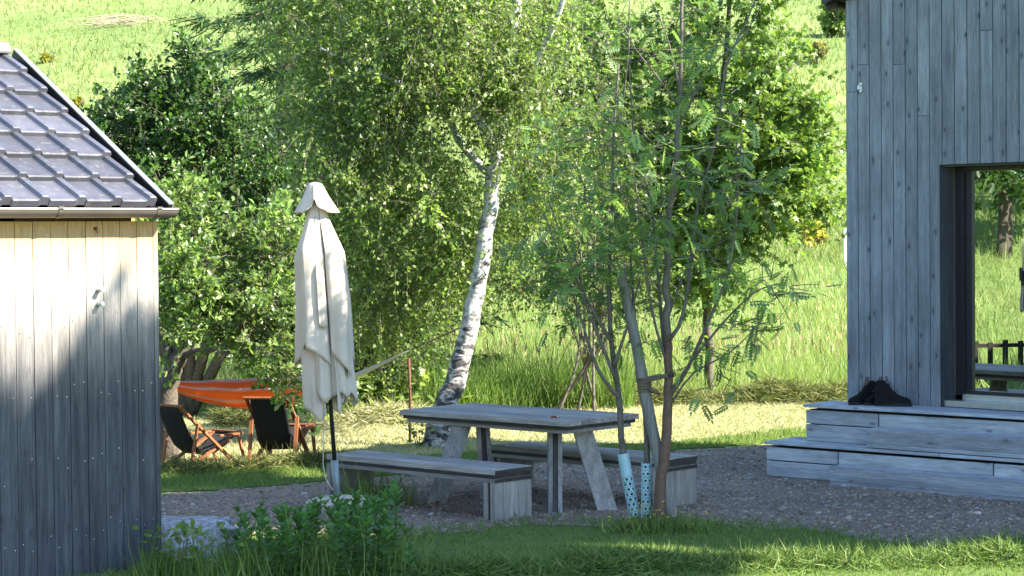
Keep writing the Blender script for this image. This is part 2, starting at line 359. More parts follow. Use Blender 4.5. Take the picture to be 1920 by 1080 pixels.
def inpoly(P, poly):
    x, y = P[:, 0], P[:, 1]; r = np.zeros(len(P), bool); n = len(poly)
    for i in range(n):
        x0, y0 = poly[i]; x1, y1 = poly[(i + 1) % n]
        if y0 == y1: continue
        c = ((y0 > y) != (y1 > y)) & (x < (x1 - x0) * (y - y0) / (y1 - y0) + x0); r ^= c
    return r

# ------------------------------------------------------------------ ground
def axis(lo, hi, fine_lo, fine_hi, step, grow=1.16):
    a = list(np.arange(fine_lo, fine_hi + step, step)); s = step
    while a[-1] < hi: s *= grow; a.append(a[-1] + s)
    s = step
    while a[0] > lo: s *= grow; a.insert(0, a[0] - s)
    return np.array(a)
gx = axis(-260, 260, -40, 40, 1.3); gy = axis(-120, 520, 5, 110, 1.3)
X, Y = np.meshgrid(gx, gy); Z = terrain(X, Y)
V = np.c_[X.ravel(), Y.ravel(), Z.ravel()]; nx, ny = len(gx), len(gy)
I = (np.arange(ny - 1)[:, None] * nx + np.arange(nx - 1)[None]).ravel()
g = link('ground', npmesh('ground', V, np.c_[I, I + 1, I + nx + 1, I + nx]), MT['meadow'], None, True); tag(g, kind='structure')

def sheet(name, pxs, z, mat, jit=.05):
    """a flat patch of ground, its outline given as ground points and roughened"""
    P = [atz(a, b)[:2] if len(t) == 2 else np.array(t[:2]) for t in pxs for a, b in [t[:2]]]
    Q = []
    for i in range(len(P)):
        a, b = P[i], P[(i + 1) % len(P)]; m = max(2, int(np.linalg.norm(b - a) / .12))
        for k in range(m): Q.append(a + (b - a) * k / m + rng.normal(0, jit, 2))
    me = bpy.data.meshes.new(name); me.from_pydata([(p[0], p[1], z) for p in Q], [], [tuple(range(len(Q)))]); me.update()
    o = link(name, me, mat); tag(o, kind='structure'); return o, np.array(Q)
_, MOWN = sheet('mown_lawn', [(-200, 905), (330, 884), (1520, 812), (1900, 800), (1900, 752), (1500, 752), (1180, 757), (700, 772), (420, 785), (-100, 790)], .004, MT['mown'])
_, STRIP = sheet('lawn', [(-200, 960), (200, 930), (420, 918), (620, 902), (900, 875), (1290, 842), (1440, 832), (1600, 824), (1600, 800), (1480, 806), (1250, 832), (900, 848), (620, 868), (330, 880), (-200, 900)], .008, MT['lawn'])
_, FRONT = sheet('front_lawn', [(-300, 1065), (300, 1000), (440, 1003), (560, 1000), (800, 1000), (960, 984), (1120, 984), (1330, 982), (1500, 990), (1640, 1014), (1760, 1024), (1930, 1004), (2150, 1000), (2300, 1110), (2300, 1290), (-400, 1290)], .008, MT['lawn'])
_, GRAV = sheet('gravel_yard', [(-250, 975), (180, 936), (420, 922), (620, 906), (900, 879), (1290, 846), (1440, 836), (1700, 830), (2100, 850), (2200, 1000), (1930, 1008), (1760, 1028), (1640, 1019), (1500, 995), (1330, 987), (1120, 989), (960, 989), (800, 1005), (560, 1006), (440, 1008), (300, 1006), (-250, 1060)], .012, MT['gravel'])

# gravel stones
def pts_in(poly, n):
    lo, hi = poly.min(0), poly.max(0); out = []
    c = 0
    while c < n:
        P = rng.uniform(lo, hi, (n, 2)); P = P[inpoly(P, poly)]; out.append(P); c += len(P)
        if not len(P): break
    return np.concatenate(out)[:n]
oct_v = np.array([(1, 0, 0), (0, 1, 0), (-1, 0, 0), (0, -1, 0), (0, 0, 1), (.55, .6, .35), (-.6, .5, .4), (-.5, -.6, .3), (.6, -.5, .4)])
oct_f = np.array([(0, 5, 8), (1, 6, 5), (2, 7, 6), (3, 8, 7), (5, 6, 4), (6, 7, 4), (7, 8, 4), (8, 5, 4), (0, 1, 5), (1, 2, 6), (2, 3, 7), (3, 0, 8)])
chip_v = np.array([(1, 0, 0), (-.55, .9, 0), (-.5, -.95, 0), (.6, .12, .75), (-.4, .5, .85), (-.2, -.6, .65)])
chip_f = np.array([(0, 1, 4), (0, 4, 3), (1, 2, 5), (1, 5, 4), (2, 0, 3), (2, 3, 5), (3, 4, 5)])
P = pts_in(GRAV, 55000); P = P[(np.abs(P[:, 0]) < P[:, 1] * .30)]
n = len(P); th = rng.uniform(0, 6.28, n); sz = np.exp(rng.normal(math.log(.0082), .52, n)).clip(.004, .038)
tv = rng.uniform(.4, 1.6, n)[:, None]; hue = rng.uniform(0, 1, n)[:, None]
tone = (np.array([.21, .175, .145]) * (1 - hue) + np.array([.29, .205, .135]) * hue) * tv
w = rng.random(n) < .035; tone[w] = np.array([.38, .36, .34]) * rng.uniform(.7, 1.1, (w.sum(), 1))
V_, F_, T_ = scatter(chip_v, chip_f, np.c_[P, np.full(n, .012)], np.c_[np.cos(th), np.sin(th), rng.normal(0, .12, n)], np.c_[rng.normal(0, .15, (n, 2)), np.ones(n)], np.c_[sz, sz * rng.uniform(.7, 1.4, n), sz * rng.uniform(.4, .8, n)], tone)
o = link('gravel', npmesh('gravel', V_, F_, T_), MT['pebble'], None, False); tag(o, 'brown grey gravel covering the yard around the table', 'gravel', kind='stuff')

# grass ------------------------------------------------------------
bl3_v = np.array([(-.5, 0, 0), (.5, 0, 0), (.36, .5, .07), (-.36, .5, .07), (0, 1, .28)]); 
bl3_f = np.array([(0, 1, 2), (0, 2, 3), (3, 2, 4)])
bl1_v = np.array([(-.5, 0, 0), (.5, 0, 0), (0, 1, .2)]); bl1_f = np.array([(0, 1, 2)])
def clump_noise(P, s, seed):
    a = np.random.default_rng(seed).uniform(0, 6.28, 6)
    x, y = P[:, 0] * s, P[:, 1] * s
    return (np.sin(x + a[0]) * np.sin(y * 1.1 + a[1]) + np.sin(x * 2.3 + y * 1.7 + a[2]) * .6 + np.sin(x * 4.1 - y * 3.7 + a[3]) * .4 + np.sin(x*.4-y*.3+a[4])) / 3
def grass(name, label, P, h, wdt, cols, lean=.35, mat='grass', simple=False, cat='grass', cs=2.0, zoff=0.0):
    n = len(P); z = terrain(P[:, 0], P[:, 1]) + zoff
    cn = clump_noise(P, cs, 3)
    hh = h * np.exp(rng.normal(0, .3, n)) * (1 + .35 * cn)
    ax = np.c_[rng.normal(0, lean, (n, 2)), np.ones(n)]
    nr = np.c_[rng.normal(0, 1, (n, 2)), np.full(n, .05)]
    cols = np.array(cols); k = np.clip((rng.random(n) * .7 + (cn + 1) * .5 * .45), 0, .999) * (len(cols) - 1); i = k.astype(int); f = (k - i)[:, None]
    tone = (cols[i] * (1 - f) + cols[i + 1] * f) * rng.uniform(.75, 1.25, (n, 1))
    tv_, tf_ = (bl1_v, bl1_f) if simple else (bl3_v, bl3_f)
    V_, F_, T_ = scatter(tv_, tf_, np.c_[P, z - .005], ax, nr, np.c_[np.full(n, 1.) * wdt * rng.uniform(.6, 1.4, n), hh, hh], tone)
    o = link(name, npmesh(name, V_, F_, T_), MT[mat]); tag(o, label, cat, kind='stuff'); return o
def fan(n, y0, y1, m=.31, xl=None):
    y = y0 * (y1 / y0) ** rng.random(n); x = rng.uniform(-m, m, n) * y
    return np.c_[x, y]
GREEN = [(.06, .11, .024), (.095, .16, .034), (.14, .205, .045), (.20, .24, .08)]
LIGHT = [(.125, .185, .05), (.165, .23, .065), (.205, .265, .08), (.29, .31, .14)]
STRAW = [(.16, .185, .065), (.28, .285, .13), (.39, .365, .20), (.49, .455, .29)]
# shaded lawns
P = pts_in(FRONT, 150000); P = P[np.abs(P[:, 0]) < P[:, 1] * .30]; P = P[P[:, 1] > 12.2]
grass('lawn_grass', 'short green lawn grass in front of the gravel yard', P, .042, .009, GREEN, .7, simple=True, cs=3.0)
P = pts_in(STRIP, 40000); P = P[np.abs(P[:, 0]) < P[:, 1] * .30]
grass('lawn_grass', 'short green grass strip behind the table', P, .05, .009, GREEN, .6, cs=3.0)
# straggling tufts at the gravel edge
e = FRONT[rng.integers(0, len(FRONT), 5000)] + rng.normal(0, .09, (5000, 2)); e = e[(np.abs(e[:, 0]) < e[:, 1] * .29) & (e[:, 1] > 14)]
grass('edge_grass', 'longer grass tufts along the edge of the front lawn', e, .08, .009, GREEN, .6, cs=4)
# sunlit mown strip: cut grass lying flat
P = pts_in(MOWN, 110000); P = P[np.abs(P[:, 0]) < P[:, 1] * .30]
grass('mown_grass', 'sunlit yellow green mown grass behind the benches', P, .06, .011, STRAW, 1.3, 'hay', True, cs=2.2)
# tall meadow
edge = lambda x: 29.4 - .35 * np.sin(x * .9) - np.where(x < -1, (-1 - x) * .35, 0)
P = fan(150000, 26.5, 62); P = P[P[:, 1] > edge(P[:, 0]) + rng.normal(0, .25, len(P))]
near = P[:, 1] < 40
grass('meadow_grass', 'tall bright green meadow grass beyond the mown strip', P, np.where(near, .40, .30), np.where(near, .012, .018), LIGHT, .38, cs=1.2)
P = fan(120000, 56, 150); 
HILL = [(.115, .165, .05), (.155, .20, .062), (.195, .23, .08), (.26, .27, .13)]
grass('hill_grass', 'sunlit grass covering the hillside', P, .30, .05, HILL, .45, simple=True, cs=.5)
P = np.c_[rng.uniform(-48, -6.5, 60000), rng.uniform(2, 30, 60000)]; P = P[P[:, 0] < -P[:, 1] * .33]
grass('side_meadow_grass', 'meadow grass left of the shed mirrored in the window', P, .35, .03, LIGHT, .35, simple=True, cs=.8)
# flower heads / seed heads
P = fan(5000, 29.8, 60); P = P[P[:, 1] > edge(P[:, 0])]
hh = rng.uniform(.5, .75, len(P)); n = len(P)
V_, F_, T_ = scatter(np.array([(-.5, 0, 0), (.5, 0, 0), (.3, 1, 0), (-.3, 1, 0)]), np.array([(0, 1, 2, 3)]), np.c_[P, terrain(P[:, 0], P[:, 1]) + hh - .05], np.c_[rng.normal(0, .2, (n, 2)), np.ones(n)], np.c_[rng.normal(0, 1, (n, 2)), np.zeros(n)], np.c_[np.full(n, .02), np.full(n, .10), np.full(n, 1)], np.array([[.34, .25, .14]]) * rng.uniform(.6, 1.2, (n, 1)) * np.where(rng.random((n, 1)) < .2, np.array([[1, .8, 1.1]]), 1))
o = link('seed_heads', npmesh('seed_heads', V_, F_, T_), MT['hay']); tag(o, 'brown grass seed heads over the meadow', 'grass', kind='stuff')

# windrows of cut hay: heaps of blades
def hayheap(name, label, a, b, wd_, ht, nb, cols=STRAW, z0=0, cat='hay', L0=.10, L1=.28):
    t = rng.random(nb); a = np.array(a, float)[:2]; b = np.array(b, float)[:2]; d = b - a; L_ = np.linalg.norm(d); d = d / L_; pr = np.array([-d[1], d[0]])
    lump = .55 + .45 * np.sin(t * L_ * 3.1 + a[0]) * np.sin(t * L_ * 1.3 + 1)
    q = rng.normal(0, .42, nb); Pp = a + d * (t * L_)[:, None] + pr * (q * wd_)[:, None]
    z = np.maximum(0, 1 - (q / 1.05) ** 2) * ht * lump * rng.random(nb) ** .4
    cols = np.array(cols); k = rng.random(nb) * (len(cols) - 1.01); i = k.astype(int); f = (k - i)[:, None]
    tone = (cols[i] * (1 - f) + cols[i + 1] * f) * rng.uniform(.7, 1.2, (nb, 1))
    V_, F_, T_ = scatter(bl3_v, bl3_f, np.c_[Pp, terrain(Pp[:, 0], Pp[:, 1]) + z + z0], np.c_[rng.normal(0, 1, (nb, 2)), rng.normal(.12, .3, nb)], rng.normal(0, 1, (nb, 3)), np.c_[np.full(nb, .010), rng.uniform(L0, L1, nb), np.full(nb, .2)], tone)
    o = link(name, npmesh(name, V_, F_, T_), MT['hay']); tag(o, label, cat, kind='stuff'); return o
HAYG = [(.05, .075, .02), (.10, .13, .035), (.17, .18, .06), (.26, .24, .10)]
hayheap('hay_row', 'long row of cut hay at the foot of the tall meadow', atz(1000, 760), atz(1600, 752), .55, .34, 14000, HAYG)
hayheap('hay_row', 'row of cut hay left of the birch trunk', atz(540, 805), atz(800, 790), .5, .3, 7000, STRAW)
hayheap('hay_row', 'dark row of cut grass behind the deckchairs', atz(410, 800), atz(520, 795), .4, .28, 3000, HAYG)
hayheap('hay_row', 'cut grass lying along the front lawn', atz(1050, 1072), atz(1900, 1048), .42, .11, 12000, GREEN, L0=.07, L1=.17)
hayheap('hay_row', 'cut grass lying near the leafy herbs', atz(760, 1075), atz(1080, 1078), .3, .08, 4000, GREEN, L0=.07, L1=.17)
hayheap('hay_row', 'cut grass lying where the lawn meets the lit strip', atz(320, 886), atz(640, 870), .3, .12, 4500, HAYG)

# ------------------------------------------------------------------ timber house
HX, HY = 3.26, 20.23; HA = R(-46.2); DA = R(-42)
house = empty('timber_house', (HX, HY, 0), HA, 'grey weathered vertical board house with large dark framed glass door', 'house')
def houselocal(px, py, yl=0.0):
    """point on the vertical plane local y = yl seen at a pixel, in house coordinates"""
    d = ray(px, py); c, s = math.cos(HA), math.sin(HA)
    nrm = np.array([-s, c, 0]); o = np.array([HX, HY, 0]) + nrm * yl
    p = CAM + d * (((o - CAM) @ nrm) / (d @ nrm)); q = p - np.array([HX, HY, 0])
    return q[0] * c + q[1] * s, p[2]
EAVE = 4.62; HWID = 7.3; RIDGE = 3.65; PITCHH = R(14); HDEP = 2.8  # unseen depth and roof pitch kept small so the house shadow spares the mown lawn
WX0, WZ1 = houselocal(1760, 309)
WX1 = WX0 + 2.7; WZ0 = .70
ROOFZ = lambda x: EAVE + (x if x < RIDGE else RIDGE - (x - RIDGE) * 1.0) * math.tan(PITCHH)
# backing walls
mb = MB()
mb.box(.02, WX0 - .02, .03, .2, .02, EAVE); mb.box(WX1 + .02, HWID, .03, .2, .02, EAVE); mb.box(WX0 - .02, WX1 + .02, .03, .2, WZ1 + .02, EAVE); mb.box(WX0 - .02, WX1 + .02, .03, .2, .02, WZ0 - .06)
mb.box(.02, .18, .2, HDEP, .02, EAVE); mb.box(HWID - .16, HWID, .2, HDEP, .02, EAVE); mb.box(.18, HWID - .16, HDEP - .15, HDEP, .02, EAVE)
mb.build('wall', MT['dark_wall'], house)
pf = [(.03, EAVE), (RIDGE, ROOFZ(RIDGE) - .03), (HWID, ROOFZ(HWID) - .03), (HWID, EAVE)]
mb = MB(); mb.prism(pf, .035, .2, lambda u, v, t: (u, t, v)); mb.prism(pf, HDEP - .2, HDEP, lambda u, v, t: (u, t, v)); mb.build('gable_wall', MT['dark_wall'], house)
mb = MB().box(.18, HWID - .16, .2, HDEP - .15, .5, .68); mb.build('floor', plain('dark_oak_floor', (.06, .045, .035), .5), house)
# cladding, board by board
BW = WX0 / 7.7; x = -.0; k = 0
while x < HWID:
    x1 = min(x + BW - .009, HWID); zt = ROOFZ(x) - .03; yj = rng.uniform(-.003, .003)
    spans = [(.02, zt)]
    if x1 > WX0 and x < WX1:
        if x < WX0 - .02:      # this board is cut round the corner of the opening
            MB().box(WX0 + .0015, x1, yj + .0005, yj + .0265, WZ1, zt).build('wall_board', MT['house_wood'], house); x1 = WX0
        elif x1 > WX1 + .03: spans = [(.02, zt)]
        else: spans = [(WZ1, zt)]
    if rng.random() < .16 and zt > 3.5:     # a butt joint
        zj = rng.uniform(3.3, min(zt - .3, 4.4)); a, b_ = spans[0]; spans = [(a, zj - .0015), (zj + .0015, b_)]
    for a, b_ in spans:
        me = MB().box(x, x1, yj, yj + .026, a, b_); ob = me.build('wall_board', MT['house_wood'], house); ob.location = (0, 0, 0)
        m_ = ob.modifiers.new('b', 'BEVEL'); m_.width = .003; m_.segments = 1
    x += BW; k += 1
# side cladding (left wall) seen from a step aside
for k in range(int(HDEP / .2)):
    MB().box(-.024, .002, .03 + k * .2, .03 + k * .2 + .194, .02, EAVE).build('wall_board', MT['house_wood'], house)
# reveal, window
rd = .24
MB().box(WX0 - .002, WX0 + .02, .03, rd, WZ0, WZ1).build('reveal_panel', MT['reveal'], house)
MB().box(WX0 + .02, WX1 - .02, .03, rd, WZ1 - .02, WZ1 + .01).build('reveal_panel', MT['frame'], house)
MB().box(WX1 - .02, WX1 + .002, .03, rd, WZ0, WZ1).build('reveal_panel', MT['house_wood'], house)
win = empty('glass_door', (0, 0, 0)); win.parent = house
F1 = .105
MB().box(WX0 + .02, WX0 + .02 + F1, rd - .02, rd + .09, WZ0 + .1, WZ1 - .022).build('frame', MT['frame'], win)
MB().box(WX0 + .02 + F1 + .002, WX0 + .02 + F1 + .07, rd + .01, rd + .08, WZ0 + .15, WZ1 - .06).build('sash', MT['frame'], win)
MB().box(WX0 + .02 + F1, WX1 - .02, rd - .02, rd + .09, WZ1 - .06, WZ1 - .022).build('frame', MT['frame'], win)
MB().box(WX0 + .02 + F1, WX1 - .02, rd - .015, rd + .09, WZ0 + .1, WZ0 + .15).build('frame', MT['frame'], win)
MB().box(WX1 - .12, WX1 - .02, rd - .02, rd + .09, WZ0 + .15, WZ1 - .06).build('frame', MT['frame'], win)
MB().box(WX0 + .02 + F1 + .06, WX1 - .12, rd + .035, rd + .041, WZ0 + .15, WZ1 - .06).build('glass_pane', MT['glass'], win)
MB().box(WX0 + .0225, WX0 + .034, rd - .045, rd - .022, WZ0 + .1, WZ1 - .03).build('trim', MT['gutter'], win)
s_ = MB().box(WX0 + .02, WX1 - .02, .06, rd - .021, WZ0 + .045, WZ0 + .06); s_.box(WX0 + .02, WX1 - .02, .045, .06, WZ0 + .005, WZ0 + .06); s_.box(WX0 + .12, WX1 - .02, rd - .04, rd - .022, WZ0 + .062, WZ0 + .115); s_.build('sill', MT['alu'], house)
hx, hz = houselocal(1918, 522, rd); mb = MB().box(hx - .004, hx + .03, rd - .03, rd + .03, hz - .07, hz + .07); mb.box(hx, hx + .02, rd - .06, rd - .03, hz - .02, hz + .1); mb.build('handle', MT['black_metal'], win)
# roof and gutter
th_ = math.tan(PITCHH)
for nm, xa, xb in (('roof', -.22, RIDGE), ('roof', RIDGE, HWID + .2)):
    za, zb = (EAVE - .22 * th_, ROOFZ(RIDGE)) if xa < 0 else (ROOFZ(RIDGE), ROOFZ(HWID) - .2 * th_)
    MB().hexa([(xa, -.10, za), (xb, -.10, zb), (xb, HDEP + .2, zb), (xa, HDEP + .2, za), (xa, -.10, za + .14), (xb, -.10, zb + .14), (xb, HDEP + .2, zb + .14), (xa, HDEP + .2, za + .14)]).build(nm, MT['roof_metal'], house)
gxx, gzz = houselocal(1560, 4, .0)
prof = [(-.075 * math.cos(t), -.075 * math.sin(t)) for t in np.linspace(0, math.pi, 9)]
mb = MB(); mb.prism(prof, -.02, HDEP, lambda u, v, t: (gxx + u, t, gzz + v)); mb.box(gxx - .078, -.026, -.02, HDEP, gzz + .001, gzz + .02); mb.build('gutter', MT['black_metal'], house)
hx, hz = houselocal(1615, 164, 0); mb = MB().box(hx - .02, hx + .02, -.012, -.003, hz - .045, hz + .045); mb.tube([(hx, -.012, hz + .02), (hx, -.05, hz + .015), (hx, -.055, hz - .02), (hx, -.03, hz - .03)], .006, 6); mb.build('wall_hook', MT['alu'], house)

# ------------------------------------------------------------------ deck steps (each plank its own)
deck = empty('deck_steps', (HX, HY, 0), DA, 'silver grey timber deck with steps in front of the house', 'deck')
def plank(x0, x1, y0, y1, z0, z1, nm='plank', mat='deck_wood'):
    o_ = MB().box(x0, x1, y0, y1, z0, z1).build(nm, MT[mat], deck, bevel=.004); return o_
ux0 = -.15; uy = -.50; lx0 = -.43; ly = -.76; XR = 4.6
# lower platform
plank(lx0 + .03, XR, ly + .035, uy + .3, .02, .285, 'frame', 'dark_wall')
for a, b_ in ((lx0, lx0 + .80), (lx0 + .815, lx0 + 2.42), (lx0 + 2.435, XR)): plank(a, b_, ly + .004, ly + .032, .168, .290)
plank(lx0, XR, ly + .002, ly + .03, .015, .158)
plank(lx0, lx0 + .028, ly + .034, uy + .3, .015, .158); plank(lx0, lx0 + .028, ly + .034, uy + .3, .165, .30)
for k in range(4):
    xa = lx0 - .015
    for L_ in ((1.92, 3.1) if k % 2 == 0 else (1.4, 3.62)):
        plank(xa, xa + L_ - .008, ly - .02 + k * .145, ly - .02 + k * .145 + .139, .316, .344, 'deck_board'); xa += L_
# upper platform
plank(ux0 + .03, XR, uy + .035, .02, .345, .65, 'frame', 'dark_wall')
for a, b_ in ((ux0, ux0 + .80), (ux0 + .815, XR)): plank(a, b_, uy + .004, uy + .032, .514, .642)
plank(ux0, XR, uy + .002, uy + .03, .347, .505)
plank(ux0, ux0 + .028, uy + .034, 0, .347, .505); plank(ux0, ux0 + .028, uy + .034, 0, .514, .642)
for k in range(4):
    xa = ux0 - .015
    for L_ in ((2.75, 2.0) if k % 2 == 0 else (1.7, 3.05)):
        plank(xa, xa + L_ - .008, uy - .02 + k * .13, uy - .02 + k * .13 + .125, .668, .697, 'deck_board'); xa += L_
# loose half-steps
for (xa, ya, z0) in ((lx0 + .88, ly, .0), (ux0 + .84, uy, .346)):
    plank(xa, XR, ya - .245, ya - .21, z0 + .045, z0 + .185); plank(xa, XR, ya - .247, ya - .208, z0 + .005, z0 + .043)
    plank(xa, XR, ya - .206, ya - .11, z0 + .15, z0 + .183, 'deck_board'); plank(xa, XR, ya - .105, ya - .022, z0 + .15, z0 + .183, 'deck_board')
    plank(xa + .01, xa + .05, ya - .205, ya - .025, z0 + .005, z0 + .148)

# boots on the deck
def boot(px, off, rz, label, s=1.0, lace=True):
    hx_, _ = houselocal(px, 750, -off); c, s__ = math.cos(HA), math.sin(HA)
    p = (HX + hx_ * c + off * s__, HY + hx_ * s__ - off * c)
    t = empty('boot', (p[0], p[1], .697), rz, label, 'boot', 'boots left on the deck')
    secs = [(-.125, .036, .025, .20), (-.10, .042, .02, .225), (-.06, .044, .02, .225), (-.02, .043, .02, .205), (.03, .041, .02, .135), (.08, .045, .02, .095), (.125, .046, .02, .080), (.16, .038, .02, .068), (.182, .018, .022, .045)]
    rows = []
    for (x_, w_, z0, z1) in secs:
        r_ = []
        for k in range(13):
            a = math.pi * k / 12; cx = math.cos(a); sz_ = math.sin(a)
            r_.append((x_ * s, w_ * s * (abs(cx) ** .6) * (1 if cx > 0 else -1), (z0 + (z1 - z0) * sz_ ** .55) * s))
        rows.append(r_)
    mb = MB().grid(rows); n0 = len(mb.v); 
    mb.f.append(tuple(range(13))); mb.f.append(tuple(range(n0 - 13, n0))[::-1])
    u = mb.build('upper', MT['boot'], t, True)
    out = [(-.13, .0), (-.12, .03), (-.06, .043), (.0, .038), (.06, .044), (.12, .05), (.165, .04), (.192, .0)]
    pr = [(a * s, b_ * s) for a, b_ in out] + [(a * s, -b_ * s) for a, b_ in out[-2:0:-1]]
    MB().prism(pr, .001, .026 * s, lambda u_, v_, t_: (u_, v_, t_)).build('sole', MT['boot_sole'], t, bevel=.003)
    mb = MB().hexa([(-.03 * s, -.024 * s, .20 * s), (-.005 * s, -.02 * s, .19 * s), (-.005 * s, .02 * s, .19 * s), (-.03 * s, .024 * s, .2 * s), (-.035 * s, -.026 * s, .262 * s), (-.022 * s, -.022 * s, .255 * s), (-.022 * s, .022 * s, .255 * s), (-.035 * s, .026 * s, .262 * s)])
    for k in range(4): mb.tube([((.005 + k * .018) * s, -.03 * s, (.185 - k * .02) * s), ((.012 + k * .018) * s, 0, (.198 - k * .021) * s), ((.005 + k * .018) * s, .03 * s, (.185 - k * .02) * s)], .004 * s, 5)
    mb.build('laces', MT['boot_lace'], t)
    return t
boot(1622, .17, R(205), 'black boot with its toe pointing left, leftmost on the deck', 1.0)
boot(1648, .10, R(215), 'black boot in the middle of the group, half hidden', 1.0)
boot(1668, .20, R(-14), 'black boot with its toe pointing right, against the house wall', 1.1)

# ------------------------------------------------------------------ shed
SA = R(42); SX, SY = atz(304, 1062)[:2]
shed = empty('garden_shed', (SX, SY, 0), SA, 'dark weathered plank shed with grey tiled roof and gutter', 'shed')
SW, SD, SH = 3.2, 2.1, 2.47
mb = MB(); mb.box(-SW, -.03, .03, .1, 0, SH); mb.box(-.1, -.03, .1, SD, 0, SH); mb.box(-SW, -SW + .07, .1, SD, 0, SH); mb.box(-SW, -.03, SD - .07, SD, 0, SH + 1.0); mb.build('wall', MT['dark_wall'], shed)
x = 0.0; wds = [.04]; k = 0
while x > -SW:
    w_ = .04 if k == 0 else .1365
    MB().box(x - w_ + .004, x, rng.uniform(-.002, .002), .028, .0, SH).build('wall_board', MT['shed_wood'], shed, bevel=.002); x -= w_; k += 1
for k in range(15):      # gable side
    y0_ = .032 + k * .1375; zt = SH + max(0, y0_ * math.tan(R(29.5)) - .1)
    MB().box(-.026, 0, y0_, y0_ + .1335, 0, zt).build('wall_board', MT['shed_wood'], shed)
# nail heads
mb = MB()
for j in range(24):
    xb = -.04 - j * .1365 - .03
    for zz in (.28, .78, 1.28, 1.78, 2.28):
        for dx in (0, -.075): 
            zq = zz + rng.normal(0, .05)
            if rng.random() < .75: mb.box(xb + dx - .003, xb + dx + .003, -.006, -.002, zq - .003, zq + .003)
tag(mb.build('nail_heads', MT['alu'], shed), kind='stuff')
# roof
RP = math.atan2(1.2, 2.11); cp, sp = math.cos(RP), math.sin(RP); RY0, RZ0 = -.085, 2.555
def roofpt(x, u, h): return (x, RY0 + u * cp - h * sp, RZ0 + u * sp + h * cp)
SL = 2.11 / cp; XE = .03
mb = MB(); mb.hexa([roofpt(-SW - .1, 0, -.06), roofpt(XE - .06, 0, -.06), roofpt(XE - .06, SL, -.06), roofpt(-SW - .1, SL, -.06), roofpt(-SW - .1, 0, -.01), roofpt(XE - .06, 0, -.01), roofpt(XE - .06, SL, -.01), roofpt(-SW - .1, SL, -.01)]); mb.build('roof_deck', MT['black_metal'], shed)
EXP, TW = SL / 7.0, .283
tprof = [(0, 0), (.006, .012), (.014, .010), (.19, .010), (.206, .016), (.222, .040), (.268, .040), (.279, .030), (.279, .012)]
def tilemesh():
    mb = MB(); L_ = EXP + .07; n = len(tprof)
    # local: x across, y up slope, z off the roof; the lower end rides on the row below
    for v, dz in ((0, .046), (.014, .052), (L_, .004)):
        for (a, h) in tprof: mb.v.append((a, v, h + dz))
    for r_ in range(2):
        for i in range(n - 1): mb.f.append((r_ * n + i, r_ * n + i + 1, (r_ + 1) * n + i + 1, (r_ + 1) * n + i))
    b0 = len(mb.v)
    for (a, h) in tprof: mb.v.append((a, .004, h * .45 + .004))
    for i in range(n - 1): mb.f.append((b0 + i, b0 + i + 1, i + 1, i))
    mb.f.append((n - 1, 2 * n - 1, 3 * n - 1, b0 + n - 1)); mb.f.append((0, b0, 2 * n, n))
    me = bpy.data.meshes.new('roof_tile'); me.from_pydata(mb.v, [], mb.f); me.materials.append(MT['tile']); me.update(); return me
tm = tilemesh()
for r_ in range(7):
    for c in range(11):
        o = bpy.data.objects.new('roof_tile', tm); C.objects.link(o); o.parent = shed
        o.location = roofpt(XE - .10 - (c + 1) * TW, r_ * EXP + .005, rng.normal(0, .0015)); o.rotation_euler = (RP, 0, rng.normal(0, .004))
# ridge tiles
for k in range(8):
    pr = [(.085 * math.cos(t), .075 * math.sin(t)) for t in np.linspace(-.2, math.pi + .2, 11)]
    x1 = XE - .10 - k * .40; yr, zr = RY0 + 2.11 + .01, RZ0 + 1.2 + .055
    MB().prism(pr, x1 - .42, x1 - .0 + (.0 if k == 0 else .0), lambda u, v, t, kk=k: (t, yr + u * (1 - .02 * (kk % 2)), zr + v * (1 - .02 * (kk % 2)))).build('ridge_tile', MT['tile_ridge'], shed, True)
# verge flashing
mb = MB(); mb.hexa([roofpt(XE - .03, -.04, .055), roofpt(XE + .015, -.04, .055), roofpt(XE + .015, SL + .06, .055), roofpt(XE - .03, SL + .06, .055), roofpt(XE - .03, -.04, .066), roofpt(XE + .015, -.04, .066), roofpt(XE + .015, SL + .06, .066), roofpt(XE - .03, SL + .06, .066)])
mb.build('verge_flashing', MT['verge'], shed)
mb = MB(); mb.hexa([roofpt(XE - .03, -.04, -.06), roofpt(XE - .005, -.04, -.06), roofpt(XE - .005, SL + .06, -.06), roofpt(XE - .03, SL + .06, -.06), roofpt(XE - .03, -.04, .054), roofpt(XE - .005, -.04, .054), roofpt(XE - .005, SL + .06, .054), roofpt(XE - .03, SL + .06, .054)]); mb.build('verge_board', MT['black_metal'], shed)
mb = MB(); mb.hexa([roofpt(XE + .003, -.04, -.07), roofpt(XE + .013, -.04, -.07), roofpt(XE + .013, SL + .06, -.07), roofpt(XE + .003, SL + .06, -.07), roofpt(XE + .003, -.04, .054), roofpt(XE + .013, -.04, .054), roofpt(XE + .013, SL + .06, .054), roofpt(XE + .003, SL + .06, .054)]); mb.build('verge_flashing', MT['verge'], shed)
# back roof slope
yb = RY0 + 2.11
MB().hexa([(-SW - .1, yb, RZ0 + 1.16), (XE, yb, RZ0 + 1.16), (XE, yb + .28, RZ0 + 1.0), (-SW - .1, yb + .28, RZ0 + 1.0), (-SW - .1, yb, RZ0 + 1.2), (XE, yb, RZ0 + 1.2), (XE, yb + .28, RZ0 + 1.04), (-SW - .1, yb + .28, RZ0 + 1.04)]).build('back_roof', MT['tile'], shed)
